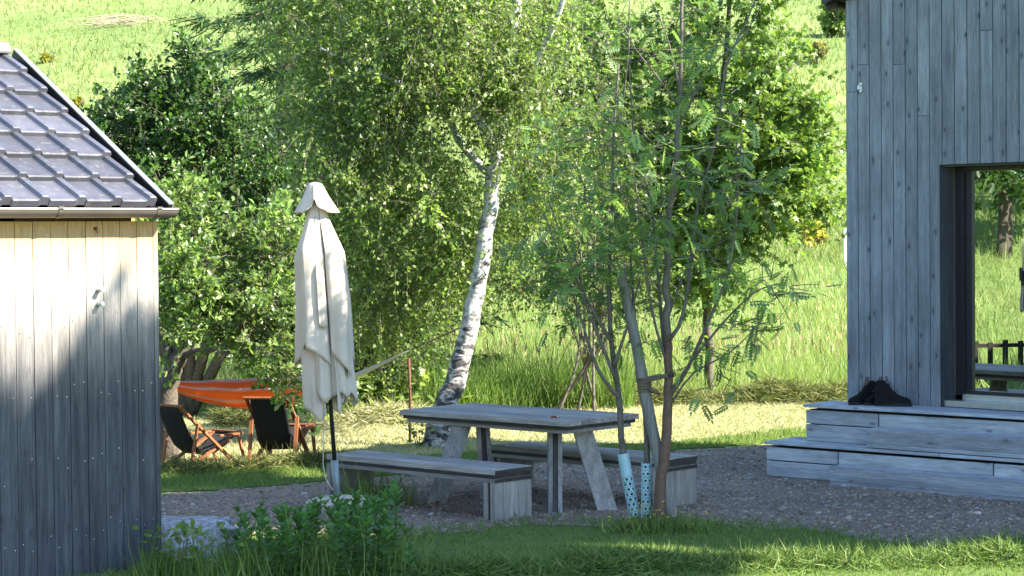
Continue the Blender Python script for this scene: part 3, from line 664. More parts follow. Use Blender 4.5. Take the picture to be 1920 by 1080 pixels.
# gutter, brackets
gy_, gz_, gr = -.122, 2.552, .062
pr = [(-gr * math.cos(t), -gr * math.sin(t)) for t in np.linspace(0, math.pi, 13)] + [((gr - .004) * math.cos(t), -(gr - .004) * math.sin(t)) for t in np.linspace(0, math.pi, 13)]
mb = MB(); mb.prism(pr, -SW - .1, .055, lambda u, v, t: (t, gy_ + u, gz_ + v)); mb.tube([(-SW - .1, gy_ - gr, gz_), (.055, gy_ - gr, gz_)], .007, 8)
mb.prism([(-gr * math.cos(t), -gr * math.sin(t)) for t in np.linspace(0, math.pi, 13)], .053, .058, lambda u, v, t: (t, gy_ + u, gz_ + v)); mb.build('gutter', MT['gutter'], shed, False)
for xb in (-.10, -.88, -1.66, -2.44):
    mb = MB(); rows = []
    for t in np.linspace(-.15, math.pi, 13): rows.append([(xb - .014, gy_ - (gr + .004) * math.cos(t), gz_ - (gr + .004) * math.sin(t)), (xb + .014, gy_ - (gr + .004) * math.cos(t), gz_ - (gr + .004) * math.sin(t))])
    mb.grid(rows); mb.box(xb - .02, xb + .02, gy_ - gr - .012, gy_ - gr + .03, gz_ + .002, gz_ + .016); mb.build('gutter_bracket', MT['gutter'], shed)
def shedlocal(px, py):
    d = ray(px, py); c, s = math.cos(SA), math.sin(SA); nrm = np.array([-s, c, 0]); o = np.array([SX, SY, 0])
    p = CAM + d * (((o - CAM) @ nrm) / (d @ nrm)); q = p - o; return q[0] * c + q[1] * s, p[2]
x_, z_ = shedlocal(178, 431); mb = MB().box(x_ - .012, x_ + .012, -.008, -.002, z_ - .002, z_ + .022)
mb.tube([(x_, -.005, z_ + .01), (x_, -.03, z_ + .01), (x_ - .012, -.036, z_ - .008), (x_ - .004, -.036, z_ - .024), (x_ + .010, -.034, z_ - .012)], .004, 6); mb.build('ring_hook', MT['rust'], shed)
for py in (544, 571):
    x_, z_ = shedlocal(184, py); mb = MB(); mb.tube([(x_, -.002, z_), (x_, -.025, z_)], .017, 10); mb.tube([(x_, -.025, z_), (x_ + .006, -.055, z_ + .006)], [.013, .02], 8); mb.build('wall_knob', MT['alu'], shed)

# ------------------------------------------------------------------ table and benches
TA = R(-42.3)
tc_ = (atz(743, 768, .78) + atz(1205, 776, .78)) / 2
tbl = empty('picnic_table', (tc_[0], tc_[1], 0), TA, 'large grey timber table with splayed legs on the gravel', 'table')
TL, TWd = 1.99, .97
def layered(par, x0, x1, y0, y1, zs, nboards, inset=0, taper=0):
    """a slab glued from layers, each layer of boards; the dark layer sits back a little"""
    for (z0, z1, mt, ins) in zs:
        for k in range(nboards):
            a = y0 + ins + (y1 - y0 - 2 * ins) * k / nboards; b_ = y0 + ins + (y1 - y0 - 2 * ins) * (k + 1) / nboards
            MB().box(x0 + ins, x1 - ins, a + .0008, b_ - .0008, z0 + .0005, z1 - .0005).build('slab_board', MT[mt], par, bevel=.003)
layered(tbl, -TL / 2, TL / 2, -TWd / 2, TWd / 2, [(.735, .78, 'furn_wood', 0)], 5)
layered(tbl, -TL / 2, TL / 2, -TWd / 2, TWd / 2, [(.703, .735, 'furn_dark', .022), (.668, .703, 'furn_wood', .05)], 1)
def legpair(x0, x1, y0, y1, name='leg'):
    """two pale boards with a dark one between, splayed"""
    L_ = empty(name, (0, 0, 0)); L_.parent = tbl
    dx, dy = x1 - x0, y1 - y0
    wx = .15
    for (ya, yb_, mt) in ((-.058, -.02, 'furn_leg'), (-.018, .018, 'furn_leg_dark'), (.02, .058, 'furn_leg')):
        if mt == 'furn_leg_dark': w_ = wx - .02
        else: w_ = wx
        MB().hexa([(x0 - w_ / 2, y0 + ya, .012), (x0 + w_ / 2, y0 + ya, .012), (x0 + w_ / 2, y0 + yb_, .012), (x0 - w_ / 2, y0 + yb_, .012), (x1 - w_ / 2, y1 + ya, .667), (x1 + w_ / 2, y1 + ya, .667), (x1 + w_ / 2, y1 + yb_, .667), (x1 - w_ / 2, y1 + yb_, .667)]).build('leg_board', MT[mt], L_, bevel=.003)
def legx(x0, y0, x1, y1, flat):
    L_ = empty('leg', (0, 0, 0)); L_.parent = tbl
    for (a, b_, mt) in ((-.06, -.0215, 'furn_leg'), (-.0195, .0195, 'furn_leg_dark'), (.0215, .06, 'furn_leg')):
        w_ = .085 if mt == 'furn_leg' else .075
        q0 = np.array([x0, y0]); q1 = np.array([x1, y1]); f_ = np.array(flat); g_ = np.array([-f_[1], f_[0]])
        P8 = [(*(q + f_ * sx * w_ + g_ * t), z) for q, z in ((q0, .012), (q1, .667)) for sx, t in ((-1, a), (1, a), (1, b_), (-1, b_))]
        MB().hexa(P8).build('leg_board', MT[mt], L_, bevel=.003)
def tl(px, py, z=0):
    p = atz(px, py, z); c, s = math.cos(TA), math.sin(TA); q = p - np.array([tc_[0], tc_[1], z]); return q[0] * c + q[1] * s, -q[0] * s + q[1] * c
# flat of each leg lies along the diagonal so that it splays outward
dg = math.sqrt(.5)
for b_, tp, fl in (((818, 945), (866, 797), (dg, dg)), ((1040, 962), (1040, 806), (dg, -dg)), ((1138, 958), (1092, 806), (dg, dg)), ((913, 933), (905, 797), (dg, -dg))):
    legx(*tl(*b_, 0), *tl(*tp, .667), fl)

mbx = empty('matchbox', (*atz(1040, 783, .781)[:2], .781), TA + .3, 'small red brown matchbox on the table corner', 'box')
MB().box(-.028, .028, -.017, .017, .0008, .016).build('sleeve', MT['red'], mbx, bevel=.001); MB().box(.0285, .031, -.015, .015, .003, .014).build('tray', MT['cord'], mbx)

def bench(cx, cy, L_, label, wd_=.46, a=TA):
    b = empty('bench', (cx, cy, 0), a, label, 'bench', 'timber benches beside the table')
    h = .43
    layered(b, -L_ / 2, L_ / 2, -wd_ / 2, wd_ / 2, [(h - .045, h, 'furn_wood', 0)], 3)
    layered(b, -L_ / 2, L_ / 2, -wd_ / 2, wd_ / 2, [(h - .075, h - .045, 'furn_dark', .004), (h - .110, h - .075, 'furn_wood', .001)], 1)
    for s in (-1, 1):
        lg = empty('support', (0, 0, 0)); lg.parent = b
        for (t0, t1, mt, ins) in ((.0, .045, 'furn_leg', 0), (.046, .076, 'furn_leg_dark', .012), (.077, .122, 'furn_leg', 0)):
            for k in range(3):
                ya = -wd_ / 2 + ins + (wd_ - 2 * ins) * k / 3; yb_ = -wd_ / 2 + ins + (wd_ - 2 * ins) * (k + 1) / 3
                xa, xb = sorted((s * (L_ / 2 - t0 - .006), s * (L_ / 2 - t1 - .006)))
                MB().box(xa, xb, ya + .0008, yb_ - .0008, .012, h - .1105).build('leg_board', MT[mt], lg, bevel=.003)
        # end grain caps over the slab edge
        xa, xb = sorted((s * (L_ / 2 + .001), s * (L_ / 2 + .004)))
        MB().box(xa, xb, -wd_ / 2 + .004, wd_ / 2 - .004, h - .043, h - .008).build('end_grain', MT['furn_dark'], b)
        MB().box(xa, xb, -wd_ / 2 + .004, wd_ / 2 - .004, h - .108, h - .078).build('end_grain', MT['furn_dark'], b)
    return b
c_, s_a = math.cos(TA), math.sin(TA)
ex = np.array([c_, s_a]); ey = np.array([-s_a, c_])
p = atz(928, 980)[:2]; q = p - ex * 2.02 / 2 + ey * .23; bench(q[0], q[1], 2.02, 'grey timber bench in front of the table beside the parasol')
p = atz(1308, 946)[:2] ; q = p - ey * .23 - ex * 2.02 / 2 ; bench(q[0], q[1], 2.02, 'grey timber bench behind the table beside the young rowan')

# ------------------------------------------------------------------ parasol
ub = atz(634, 940, .10); UX, UY = ub[:2]
par = empty('folded_parasol', (UX, UY, 0), 0, 'folded cream canvas parasol on a dark pole', 'parasol')
def uax(z):     # the pole leans a little to the left
    t = z / 2.75; p0 = np.array([0, 0]); return np.array([-.165 * t, .02 * t])
MB().tube([(*uax(z), z) for z in (.10, 1.0, 2.0, 2.72)], .018, 12).build('pole', MT['black_metal'], par, True)
MB().tube([(*uax(z), z) for z in (.09, .45)], .033, 12).build('sleeve', MT['steel'], par, True)
def cloth(name, zf, rf, th0, th1, nth=64, nz=30, seedv=0, rib=True):
    """hanging cloth: zf(theta) hem height, rf(theta, v) radius with v 0 top to 1 hem"""
    rows = []
    for i in range(nz + 1):
        v = i / nz; r_ = []
        for j in range(nth + 1):
            th = th0 + (th1 - th0) * j / nth; z0, z1 = zf(th); z = z0 + (z1 - z0) * v
            rr_ = rf(th, v) * (1 + v * (.030 * math.sin(11 * th + 2.5 * math.sin(3 * v + z) + 1) + .018 * math.sin(23 * th + 5 * v) + .02 * math.sin(9 * v + 4 * th))); a = uax(z); r_.append((a[0] + rr_ * math.cos(th), a[1] + rr_ * math.sin(th), z))
        rows.append(r_)
    o = MB().grid(rows).build(name, MT['canvas'], par, True)
    sd = o.modifiers.new('s', 'SOLIDIFY'); sd.thickness = .004
    return o
def tri(t): t = (t / (2 * math.pi)) % 1; return 1 - abs(2 * t - 1) * 2     # -1..1 sharp
zt = lambda py: atz(0, 0)[2] if False else W(600, py, UY)[2]
def pleat(th, v, base, amp, k, ph, tw=.0):
    s = tri(k * th + ph + tw * v) ; return base * (1 + amp * s)
lerp = lambda a, b, t: a + (b - a) * t
def prof(pairs, v): return float(np.interp(v, [p[0] for p in pairs], [p[1] for p in pairs]))
# theta: -pi/2 faces the camera, 0 right, pi left
ZT, Z470, Z650, Z700, Z785 = zt(342), zt(470), zt(650), zt(700), zt(785)
# cap
def gap(th, c, w): d = ((th - c + math.pi) % (2 * math.pi)) - math.pi; return math.exp(-(d / w) ** 2)
capz = lambda th: (ZT, zt(399) + .06 * max(0, -tri(2 * th + math.pi)) + .055 * gap(th, -math.pi / 2 - .03, .11))
cloth('cap', capz, lambda th, v: prof([(0, .008), (.05, .055), (1, .158)], v) * (1 + .16 * v * tri(2 * th + math.pi) + .045 * v * math.sin(7 * th) ), -math.pi, math.pi, 96, 18)
# inner long layer
inz = lambda th: (zt(430), zt(742) + .10 * tri(4 * th + .6) + .06 * math.sin(th * 3 + 1))
cloth('canopy_panel', inz, lambda th, v: prof([(0, .06), (.12, .15), (.5, .17), (1, .165)], v) * (1 + .34 * tri(6 * th + .8 + .8 * v) * (.35 + .65 * v)), -math.pi, math.pi, 150, 34)
# outer left panel
olz = lambda th: (zt(380), zt(668) - .07 * tri(3 * th + .4) + .04 * math.sin(2 * th))
cloth('canopy_panel', olz, lambda th, v: prof([(0, .06), (.10, .095), (.17, .125), (.33, .205), (.6, .21), (1, .24)], v) * (1 + .20 * tri(5 * th + 1.5 - .5 * v) * (.3 + .7 * v) - .30 * v * gap(th, -math.pi / 2 + .3, .16)), R(80), R(285), 90, 34)
# outer right panel
orz = lambda th: (zt(380), zt(690) + .10 * tri(4 * th + 2.2) - .05 * th)
cloth('canopy_panel', orz, lambda th, v: prof([(0, .06), (.10, .095), (.16, .125), (.32, .21), (.6, .22), (1, .21)], v) * (1 + .22 * tri(5 * th + .2 + .4 * v) * (.3 + .7 * v)), R(-72), R(75), 80, 34)
# fold in front
frz = lambda th: (zt(405), zt(612))
cloth('canopy_panel', frz, lambda th, v: prof([(0, .09), (.2, .13), (.5, .20), (1, .225)], v) * (1 + .10 * tri(9 * th)), R(-97), R(-78), 14, 24)
lw = empty('lower_flap', (0, 0, 0)); lw.parent = par
def subcloth(*a, **k):
    o_ = cloth('flap', *a, **k); o_.parent = lw; return o_
subcloth(lambda th: (zt(600), zt(765) - .11 * tri(3 * th + 3.0)), lambda th, v: prof([(0, .17), (1, .20)], v) * (1 + .22 * tri(4 * th + .9 + .5 * v)), R(170), R(262), 44, 20)
subcloth(lambda th: (zt(600), zt(755) - .09 * tri(4 * th + 1.2)), lambda th, v: prof([(0, .16), (1, .185)], v) * (1 + .24 * tri(4 * th + 2.4 + .5 * v)), R(-66), R(20), 44, 20)
# tie cord and stone base
MB().tube([(-.10, -.03, 1.0), (-.115, -.05, .6), (-.12, -.05, .42), (-.10, -.05, .30), (-.04, -.04, .2)], .004, 6).build('cord', MT['cord'], par)
def rock(name, loc, sx, sy, sz, label, mat, seed, cat='stone', flat=0, group=None):
    rg = np.random.default_rng(seed); rows = []; n1, n2 = (24, 40) if flat > .5 else (12, 20); ph = rg.uniform(0, 6.28, 8)
    mb = MB()
    for i in range(n1 + 1):
        a = math.pi * i / n1; r_ = []
        for j in range(n2 + 1):
            b_ = 2 * math.pi * (j % n2) / n2
            d = np.array([math.sin(a) * math.cos(b_), math.sin(a) * math.sin(b_), math.cos(a)])
            k = 1 + .10 * math.sin(3 * d[0] + ph[0]) * math.sin(4 * d[1] + ph[1]) + .07 * math.sin(6 * d[1] + 5 * d[2] + ph[2]) + .05 * math.sin(9 * d[0] - 7 * d[1] + ph[3]) + (.05 * math.sin(17 * d[0] + 13 * d[2] + ph[4]) * math.sin(15 * d[1] + ph[5]) if flat > .5 else 0)
            p = np.sign(d) * np.abs(d) ** (1 - flat) * k; r_.append((p[0] * sx, p[1] * sy, p[2] * sz))
        rows.append(r_)
    o_ = mb.grid(rows).build(name, MT[mat], None, True); o_.location = loc; tag(o_, label, cat, group)
    return o_
rock('boulder', (UX, UY, .05), .29, .25, .10, 'pale round stone holding the parasol pole', 'pale_stone', 3, flat=.25)
p = atz(372, 1048); st = MB()
sl_ = rock('stone_block', (p[0] - .06, p[1] + .10, .1), .34, .28, .155, 'rough granite block beside the shed corner', 'stone', 8, flat=.62); sl_.rotation_euler = (0, 0, R(8))
for k, (px, py, s) in enumerate(((1832, 966, .03), (1745, 973, .02), (1535, 966, .022), (1437, 985, .012), (1710, 1000, .016), (1600, 950, .014), (808, 968, .02), (832, 998, .016))):
    p = atz(px, py); lb = ['white stone lying in the gravel near the deck steps', 'small pale stone left of the white stone on the gravel', 'pale pebble on the gravel left of the step', 'tiny pale pebble at the front edge of the gravel', 'grey pebble on the gravel near the front lawn', 'grey pebble close below the deck step', 'dark pebble between the bench ends', 'dark pebble at the gravel edge behind the herbs'][k]
    o = rock('pebble', (p[0], p[1], .015), s * 1.3, s, s * .6, lb, 'pale_stone' if k < 4 else 'stone', 20 + k, 'pebble', .3); o.rotation_euler = (0, 0, k)

# ------------------------------------------------------------------ deckchairs
def deckchair(px, py, rz, label, s=1.0):
    p = atz(px, py); t = empty('deckchair', (p[0], p[1], 0), rz, label, 'deckchair', 'deckchairs under the fruit tree')
    w_ = .29 * s; q = lambda x, y, z: (x * s, y * s, z * s)
    for sd in (-1, 1):
        yA, yB, yC = sd * .225, sd * .195, sd * .255
        MB().bar(q(-.48, yA, .74), q(.36, yA, .02), .045 * s, .028 * s).build('back_rail', MT['chair_wood'], t)
        MB().bar(q(-.34, yB, .015), q(.44, yB, .36), .045 * s, .026 * s).build('seat_rail', MT['chair_wood'], t)
        MB().bar(q(-.22, yC, .52), q(-.34, yC, .01), .04 * s, .024 * s).build('prop_leg', MT['chair_wood'], t)
        MB().bar(q(.10, yC, .36), q(.46, yC, .36), .05 * s, .022 * s).build('armrest', MT['chair_wood'], t)
        MB().bar(q(.40, yC, .35), q(.50, yC, .01), .035 * s, .022 * s).build('leg', MT['chair_wood'], t)
    for a in ((-.48, .74), (.36, .03), (-.34, .04), (.44, .37)):
        MB().tube([q(a[0], -.265, a[1]), q(a[0], .265, a[1])], .016 * s, 8).build('crossbar', MT['chair_wood'], t)
    path = [(-.485, .745), (-.40, .60), (-.31, .42), (-.20, .25), (-.07, .155), (.08, .15), (.25, .23), (.44, .365)]
    rows = [[q(x, y, z - .012 * math.cos(y / .2 * 1.5)) for y in np.linspace(-.195, .195, 9)] for x, z in path]
    o_ = MB().grid(rows).build('sling', MT['sling'], t, True); o_.modifiers.new('s', 'SOLIDIFY').thickness = .004
    return t
deckchair(372, 873, R(50), 'black sling deckchair reclining beside the shed wall', .88)
deckchair(526, 866, R(80), 'black sling deckchair under the hammock beside the parasol', .95)

# ------------------------------------------------------------------ hammock
hA = W(322, 716, 23.9); hB = W(664, 698, 23.6); hE = W(772, 655, 23.4)
ham = empty('hammock', hA, 0, 'red orange striped hammock slung from the fruit tree', 'hammock')
rows = []; cols = []; NS = 40
stripes = [(.50, .40, .33), (.72, .12, .02), (.85, .17, .03), (.60, .36, .26), (.85, .17, .03), (.78, .11, .02), (.6, .12, .03), (.5, .3, .17), (.55, .36, .22), (.55, .34, .22), (.72, .08, .03), (.72, .08, .03), (.62, .36, .28), (.85, .15, .02), (.85, .15, .02), (.60, .34, .25), (.85, .16, .02), (.85, .17, .03), (.80, .13, .02), (.50, .42, .36)]
for i in range(NS + 1):
    u = i / NS; c0 = hA + (hB - hA) * u; open_ = math.sin(math.pi * min(max(u * .94 + .03, 0), 1)) ** .6
    top = c0[2] + .10 * open_ - .03; sag = -.05 * math.sin(math.pi * u)
    r_ = []
    for j, a in enumerate(np.linspace(R(8), R(176), len(stripes))):
        wd_ = .30 * open_ + .02; dp = .27 * open_ + .06 * math.sin(math.pi * u)
        # far rim first, belly, near rim lower
        yy = c0[1] + wd_ * math.cos(a) ; zz = top + sag - dp * math.sin(a) - (.10 * open_ * (j / len(stripes)))
        zz += .006 * math.sin(u * 30 + j); r_.append((c0[0] - hA[0], yy - hA[1], zz - hA[2]))
    rows.append(r_); cols += stripes
mb = MB().grid(rows); o = mb.build('cloth', MT['hammock'], ham, True)
a_ = o.data.color_attributes.new('tone', 'FLOAT_COLOR', 'POINT'); a_.data.foreach_set('color', np.c_[np.array(cols), np.ones(len(cols))].astype(np.float32).ravel())
o.modifiers.new('s', 'SOLIDIFY').thickness = .003
mb = MB()
for j in range(0, len(stripes), 1):
    mb.tube([np.array(rows[-1][j]), hE - hA], .005, 4)
mb.build('strings', MT['cord'], ham)
MB().tube([hE - hA, W(868, 612, 23.25) - hA], .012, 6).build('rope', MT['rope'], ham)
p = atz(768, 805, 0); p = np.array([*W(768, 790, 23.5)[:2], 0])
rod = MB(); rod.tube([(0, 0, 0), (.01, 0, .5), (0, 0, W(768, 672, p[1])[2])], [.016, .015, .014], 8); rod.tube([(0, 0, .62), (.012, 0, .64)], .022, 8)
o = rod.build('iron_rod', MT['rust'], None, True); o.location = p; tag(o, 'thin rusty iron rod standing left of the birch trunk', 'rod')

# ------------------------------------------------------------------ trees
leaf_v = np.array([(0, 0, 0), (.34, .38, .05), (0, 1, -.06), (-.34, .38, .05)]); leaf_f = np.array([(0, 1, 2), (0, 2, 3)])
oval_v = np.array([(0, 0, 0), (.24, .35, .05), (.26, .68, .04), (0, 1, -.10), (-.26, .68, .04), (-.24, .35, .05)]); oval_f = np.array([(0, 1, 2), (0, 2, 3), (0, 3, 4), (0, 4, 5)])
mp_v = np.array([(0, 0, 0), (.52, .12, -.05), (.32, .36, .03), (.56, .66, -.06), (.18, .58, .03), (0, 1, -.08), (-.18, .58, .03), (-.56, .66, -.06), (-.32, .36, .03), (-.52, .12, -.05)])
mp_f = np.array([(0, i, i + 1) for i in range(1, 9)])
_pv, _pf = [], []
for k in range(6):
    for s in (-1, 1):
        b = len(_pv); y0 = .16 + k * .14; L_ = .30 * (1 - abs(k - 2) * .09)
        d = np.array([s * .86, .5]); d /= np.linalg.norm(d); pr_ = np.array([-d[1], d[0]]) * .075
        for (q0, q1, zz) in ((0, 0, 0), (.45, 1, .01), (1, 0, -.05), (.45, -1, .01)):
            _pv.append((d[0] * L_ * q0 + pr_[0] * q1, y0 + d[1] * L_ * q0 + pr_[1] * q1, zz - .10 * (y0 - .3) ** 2))
        _pf += [(b, b + 1, b + 2), (b, b + 2, b + 3)]
b = len(_pv); _pv += [(0, .95, -.04), (.06, 1.08, -.05), (0, 1.25, -.12), (-.06, 1.08, -.05)]; _pf += [(b, b + 1, b + 2), (b, b + 2, b + 3)]
b = len(_pv); _pv += [(-.012, 0, 0), (.012, 0, 0), (0, 1, -.05)]; _pf += [(b, b + 1, b + 2)]
pin_v, pin_f = np.array(_pv), np.array(_pf)
LEAF = {'leaf': (leaf_v, leaf_f), 'oval': (oval_v, oval_f), 'maple': (mp_v, mp_f), 'pinnate': (pin_v, pin_f)}

class Tree:
    def __init__(s, name, label, cat, base, bark, leafm, group=None):
        s.base = np.array(base, float); s.root = empty(name, base, 0, label, cat, group); s.bark = bark; s.lm = leafm
        s.nodes = []; s.rad = []; s.br = MB(); s.lp, s.la, s.ln, s.ls, s.lt = [], [], [], [], []
    def trunk(s, pts, rad, n=12, name='trunk', mat=None, sub=4, wob=.012):
        pts = [np.array(p, float) for p in pts]; Q, Rr = [], []
        for i in range(len(pts) - 1):       # Catmull-Rom
            p0, p1, p2, p3 = pts[max(i - 1, 0)], pts[i], pts[i + 1], pts[min(i + 2, len(pts) - 1)]
            for k in range(sub):
                t = k / sub; Q.append(.5 * ((2 * p1) + (p2 - p0) * t + (2 * p0 - 5 * p1 + 4 * p2 - p3) * t * t + (3 * p1 - p0 - 3 * p2 + p3) * t ** 3)); Rr.append(rad[i] + (rad[i + 1] - rad[i]) * t)
        Q.append(pts[-1]); Rr.append(rad[-1])
        for i in range(1, len(Q)): Q[i] = Q[i] + rng.normal(0, wob * min(1, Rr[i] * 20), 3) * (i < len(Q) - 1)
        o_ = MB().tube([q - s.base for q in Q], Rr, n).build(name, mat or s.bark, s.root, True)
        s.nodes += Q; s.rad += Rr; return o_
    def branches(s, targets, minz=0, rmin=.004, rk=.5, bow=.12, taper=.5, reach=1.0):
        """join each target point to the nearest part of the tree by a bowed, tapering branch"""
        T = sorted(targets, key=lambda q: min(np.linalg.norm(np.array(s.nodes[::3]) - q, axis=1)))
        ends = []
        for q in T:
            A = np.array(s.nodes); rr_ = np.array(s.rad); d = np.linalg.norm(A - q, axis=1) + np.maximum(0, A[:, 2] - q[2] + .0) * .8 + np.where(A[:, 2] < minz, 5, 0)
            i = int(np.argmin(d)); a = A[i]; L_ = np.linalg.norm(q - a); r0 = max(rmin, min(rr_[i] * .62, rmin + rk * .014 * L_)); m = max(3, int(L_ / .25))
            side = rng.normal(0, 1, 3); side[2] = abs(side[2]) * .6 + .5; side = side / np.linalg.norm(side) * L_ * bow
            pts = [a + (q - a) * (k / m) + side * math.sin(math.pi * k / m) + (rng.normal(0, .02 * L_, 3) if 0 < k < m else 0) for k in range(m + 1)]
            rad = [max(rmin, r0 * (1 - taper * k / m)) for k in range(m + 1)]
            s.br.tube([p - s.base for p in pts], rad, 5 if r0 > .012 else 4, False)
            s.nodes += pts[1:]; s.rad += rad[1:]; ends.append((q, (pts[-1] - pts[-2]) / (np.linalg.norm(pts[-1] - pts[-2]) + 1e-9)))
        return ends
    def foliage(s, ends, ntw, nlf, L_, size, tones, droop=.3, spread=1.0, wood=True, upn=.5, rosette=0, jit=.02, flat=1.0, dirk=.5):
        tones = np.array(tones)
        for q, d in ends:
            ct = rng.uniform(.62, 1.32)
            for _ in range(ntw):
                v = d * dirk + rng.normal(0, spread, 3) * np.array([1, 1, flat]); v /= np.linalg.norm(v); l = L_ * rng.uniform(.5, 1.25)
                st = q + rng.normal(0, .25 * L_, 3)
                ts = np.linspace(.08, 1, nlf) if not rosette else np.r_[np.linspace(.3, .9, nlf - rosette), np.full(rosette, 1.0)]
                dz = np.zeros((nlf, 3)); dz[:, 2] = -droop * l * ts ** 1.8
                pts = st + v * l * ts[:, None] + dz
                if wood: 
                    e_ = st + v * l + np.array([0, 0, -droop * l]); mid = st + v * l * .5 + np.array([0, 0, -droop * l * .28])
                    s.br.tube([st - s.base, mid - s.base, e_ - s.base], [.0045, .0035, .002], 3, False)
                loc = np.gradient(pts, axis=0) if nlf > 1 else v[None]
                loc = loc / (np.linalg.norm(loc, axis=1, keepdims=True) + 1e-6)
                ax = loc * .5 + rng.normal(0, .65, (nlf, 3)) + np.array([0, 0, -droop * .55])
                if rosette:
                    ax[-rosette:] = v * .45 + rng.normal(0, .75, (rosette, 3)) + np.array([0, 0, .12])
                s.lp.append(pts + rng.normal(0, jit, (nlf, 3))); s.la.append(ax)
                s.ln.append(rng.normal(0, .6, (nlf, 3)) + np.array([0, 0, upn])); s.ls.append(size * rng.uniform(.65, 1.25, nlf))
                k = rng.random(nlf) * (len(tones) - 1.001); i = k.astype(int); f_ = (k - i)[:, None]
                s.lt.append((tones[i] * (1 - f_) + tones[i + 1] * f_) * ct)
    def done(s, leaf='leaf', bname='branches', cname='crown', bmat=None):
        if s.br.v: tag(s.br.build(bname, bmat or s.bark, s.root, True), kind='stuff')
        if s.lp:
            P = np.concatenate(s.lp); tv_, tf_ = LEAF[leaf]
            V_, F_, T_ = scatter(tv_, tf_, P - s.base, np.concatenate(s.la), np.concatenate(s.ln), np.concatenate(s.ls), np.concatenate(s.lt))
            tag(link(cname, npmesh(cname, V_, F_, T_), s.lm, s.root), kind='stuff')
        return s.root
def blob(c, r, n, shell=.55):
    """points in an ellipsoid, most of them towards its skin"""
    v = rng.normal(0, 1, (n, 3)); v /= np.linalg.norm(v, axis=1, keepdims=True)
    return np.array(c) + v * np.array(r) * (shell + (1 - shell) * rng.random((n, 1)) ** .7) * rng.uniform(.8, 1.08, (n, 1))
def crown(spec):   # [(px, py, depth, rx_px, ry_px, rdepth_m, n)]
    out = []
    for (px, py, D, rx, ry, rd_, n) in spec:
        out += list(blob(W(px, py, D), (rx * D / F, rd_, ry * D / F), n))
    return [q for q in out if q[2] > .25]
BIRCHT = [(.09, .15, .03), (.13, .20, .042), (.175, .245, .056), (.24, .305, .095)]
FRUITT = [(.085, .145, .038), (.12, .195, .05), (.165, .24, .065), (.225, .29, .10)]
DARKT = [(.03, .07, .018), (.05, .105, .024), (.075, .14, .03)]
MAPLET = [(.085, .15, .028), (.115, .19, .036), (.145, .225, .045), (.19, .26, .065)]
ROWANT = [(.10, .18, .05), (.14, .23, .065), (.19, .28, .085)]

# birch
D = 23.2
b0 = atz(812, 838); D = b0[1]
t = Tree('birch_tree', 'leaning white birch with black bark scars behind the table', 'tree', b0, MT['birch_bark'], MT['leaf'])
t.trunk([b0 + [0, 0, -.05], W(842, 745, D), W(868, 660, D), W(893, 550, D), W(911, 440, D), W(925, 335, D), W(936, 245, D), W(952, 150, D + .1), W(965, 40, D + .2), W(975, -120, D + .3), W(985, -300, D + .3), W(990, -480, D + .3)], [.165, .125, .108, .098, .09, .08, .07, .06, .065, .05, .035, .015], 14)
t.trunk([W(930, 290, D), W(912, 245, D - .1), W(884, 205, D - .2), W(840, 182, D - .3), W(770, 165, D - .4), W(690, 130, D - .5), W(600, 90, D - .5)], [.055, .052, .047, .04, .033, .022, .01], 8, 'limb')
t.trunk([W(946, 200, D), W(1000, 120, D - .3), W(1050, 20, D - .6), W(1080, -100, D - .8)], [.05, .04, .03, .015], 8, 'limb')
t.trunk([W(925, 330, D), W(860, 260, D + .8), W(780, 60, D + 1.4), W(720, -120, D + 1.6)], [.05, .045, .03, .015], 8, 'limb')
tg = crown([(720, 150, D, 190, 150, 1.3, 60), (880, 60, D, 200, 130, 1.5, 60), (700, 330, D - .1, 160, 130, 1.0, 52), (800, 460, D + .5, 120, 120, .8, 34), (1010, 170, D, 120, 170, 1.0, 36), (850, -150, D, 260, 140, 1.6, 46), (620, 30, D + .3, 130, 120, 1.1, 28), (720, 560, D + .8, 80, 70, .6, 18), (1000, 380, D + 1.0, 80, 120, .7, 20), (850, -380, D, 180, 150, 1.4, 26)])
e = t.branches(tg, 1.6, .0045, .55, .14)
t.foliage(e, 9, 24, .55, .054, BIRCHT, .5, .9, True, .35)
t.done('leaf', bmat=MT['rowan_bark_grey'])

# fruit tree over the hammock
b0 = atz(318, 862); D = b0[1]; b0 = np.array([b0[0], D, 0]); b0[0] = W(316, 800, D)[0]
t = Tree('fruit_tree', 'bushy fruit tree with rosettes of bright leaves over the hammock', 'tree', b0, MT['bark'], MT['leaf_shiny'])
t.trunk([b0 + [0, 0, -.05], W(312, 745, D), W(322, 700, D), W(338, 660, D), W(352, 600, D), W(362, 520, D), W(372, 440, D + .1), W(380, 390, D + .2)], [.13, .115, .10, .085, .075, .06, .04, .012], 10)
t.trunk([W(330, 690, D), W(300, 620, D), W(290, 540, D - .1), W(270, 440, D), W(255, 330, D + .2)], [.07, .05, .04, .03, .015], 8, 'limb')
t.trunk([W(345, 640, D), W(392, 600, D - .2), W(440, 545, D - .4), W(490, 480, D - 1.2), W(520, 420, D - .4)], [.055, .045, .035, .025, .012], 8, 'limb')
t.trunk([W(338, 668, D), W(400, 655, D - .3), W(450, 668, D - 1.2), W(520, 660, D - .7), W(560, 680, D - 1.4)], [.045, .035, .028, .02, .01], 7, 'limb')
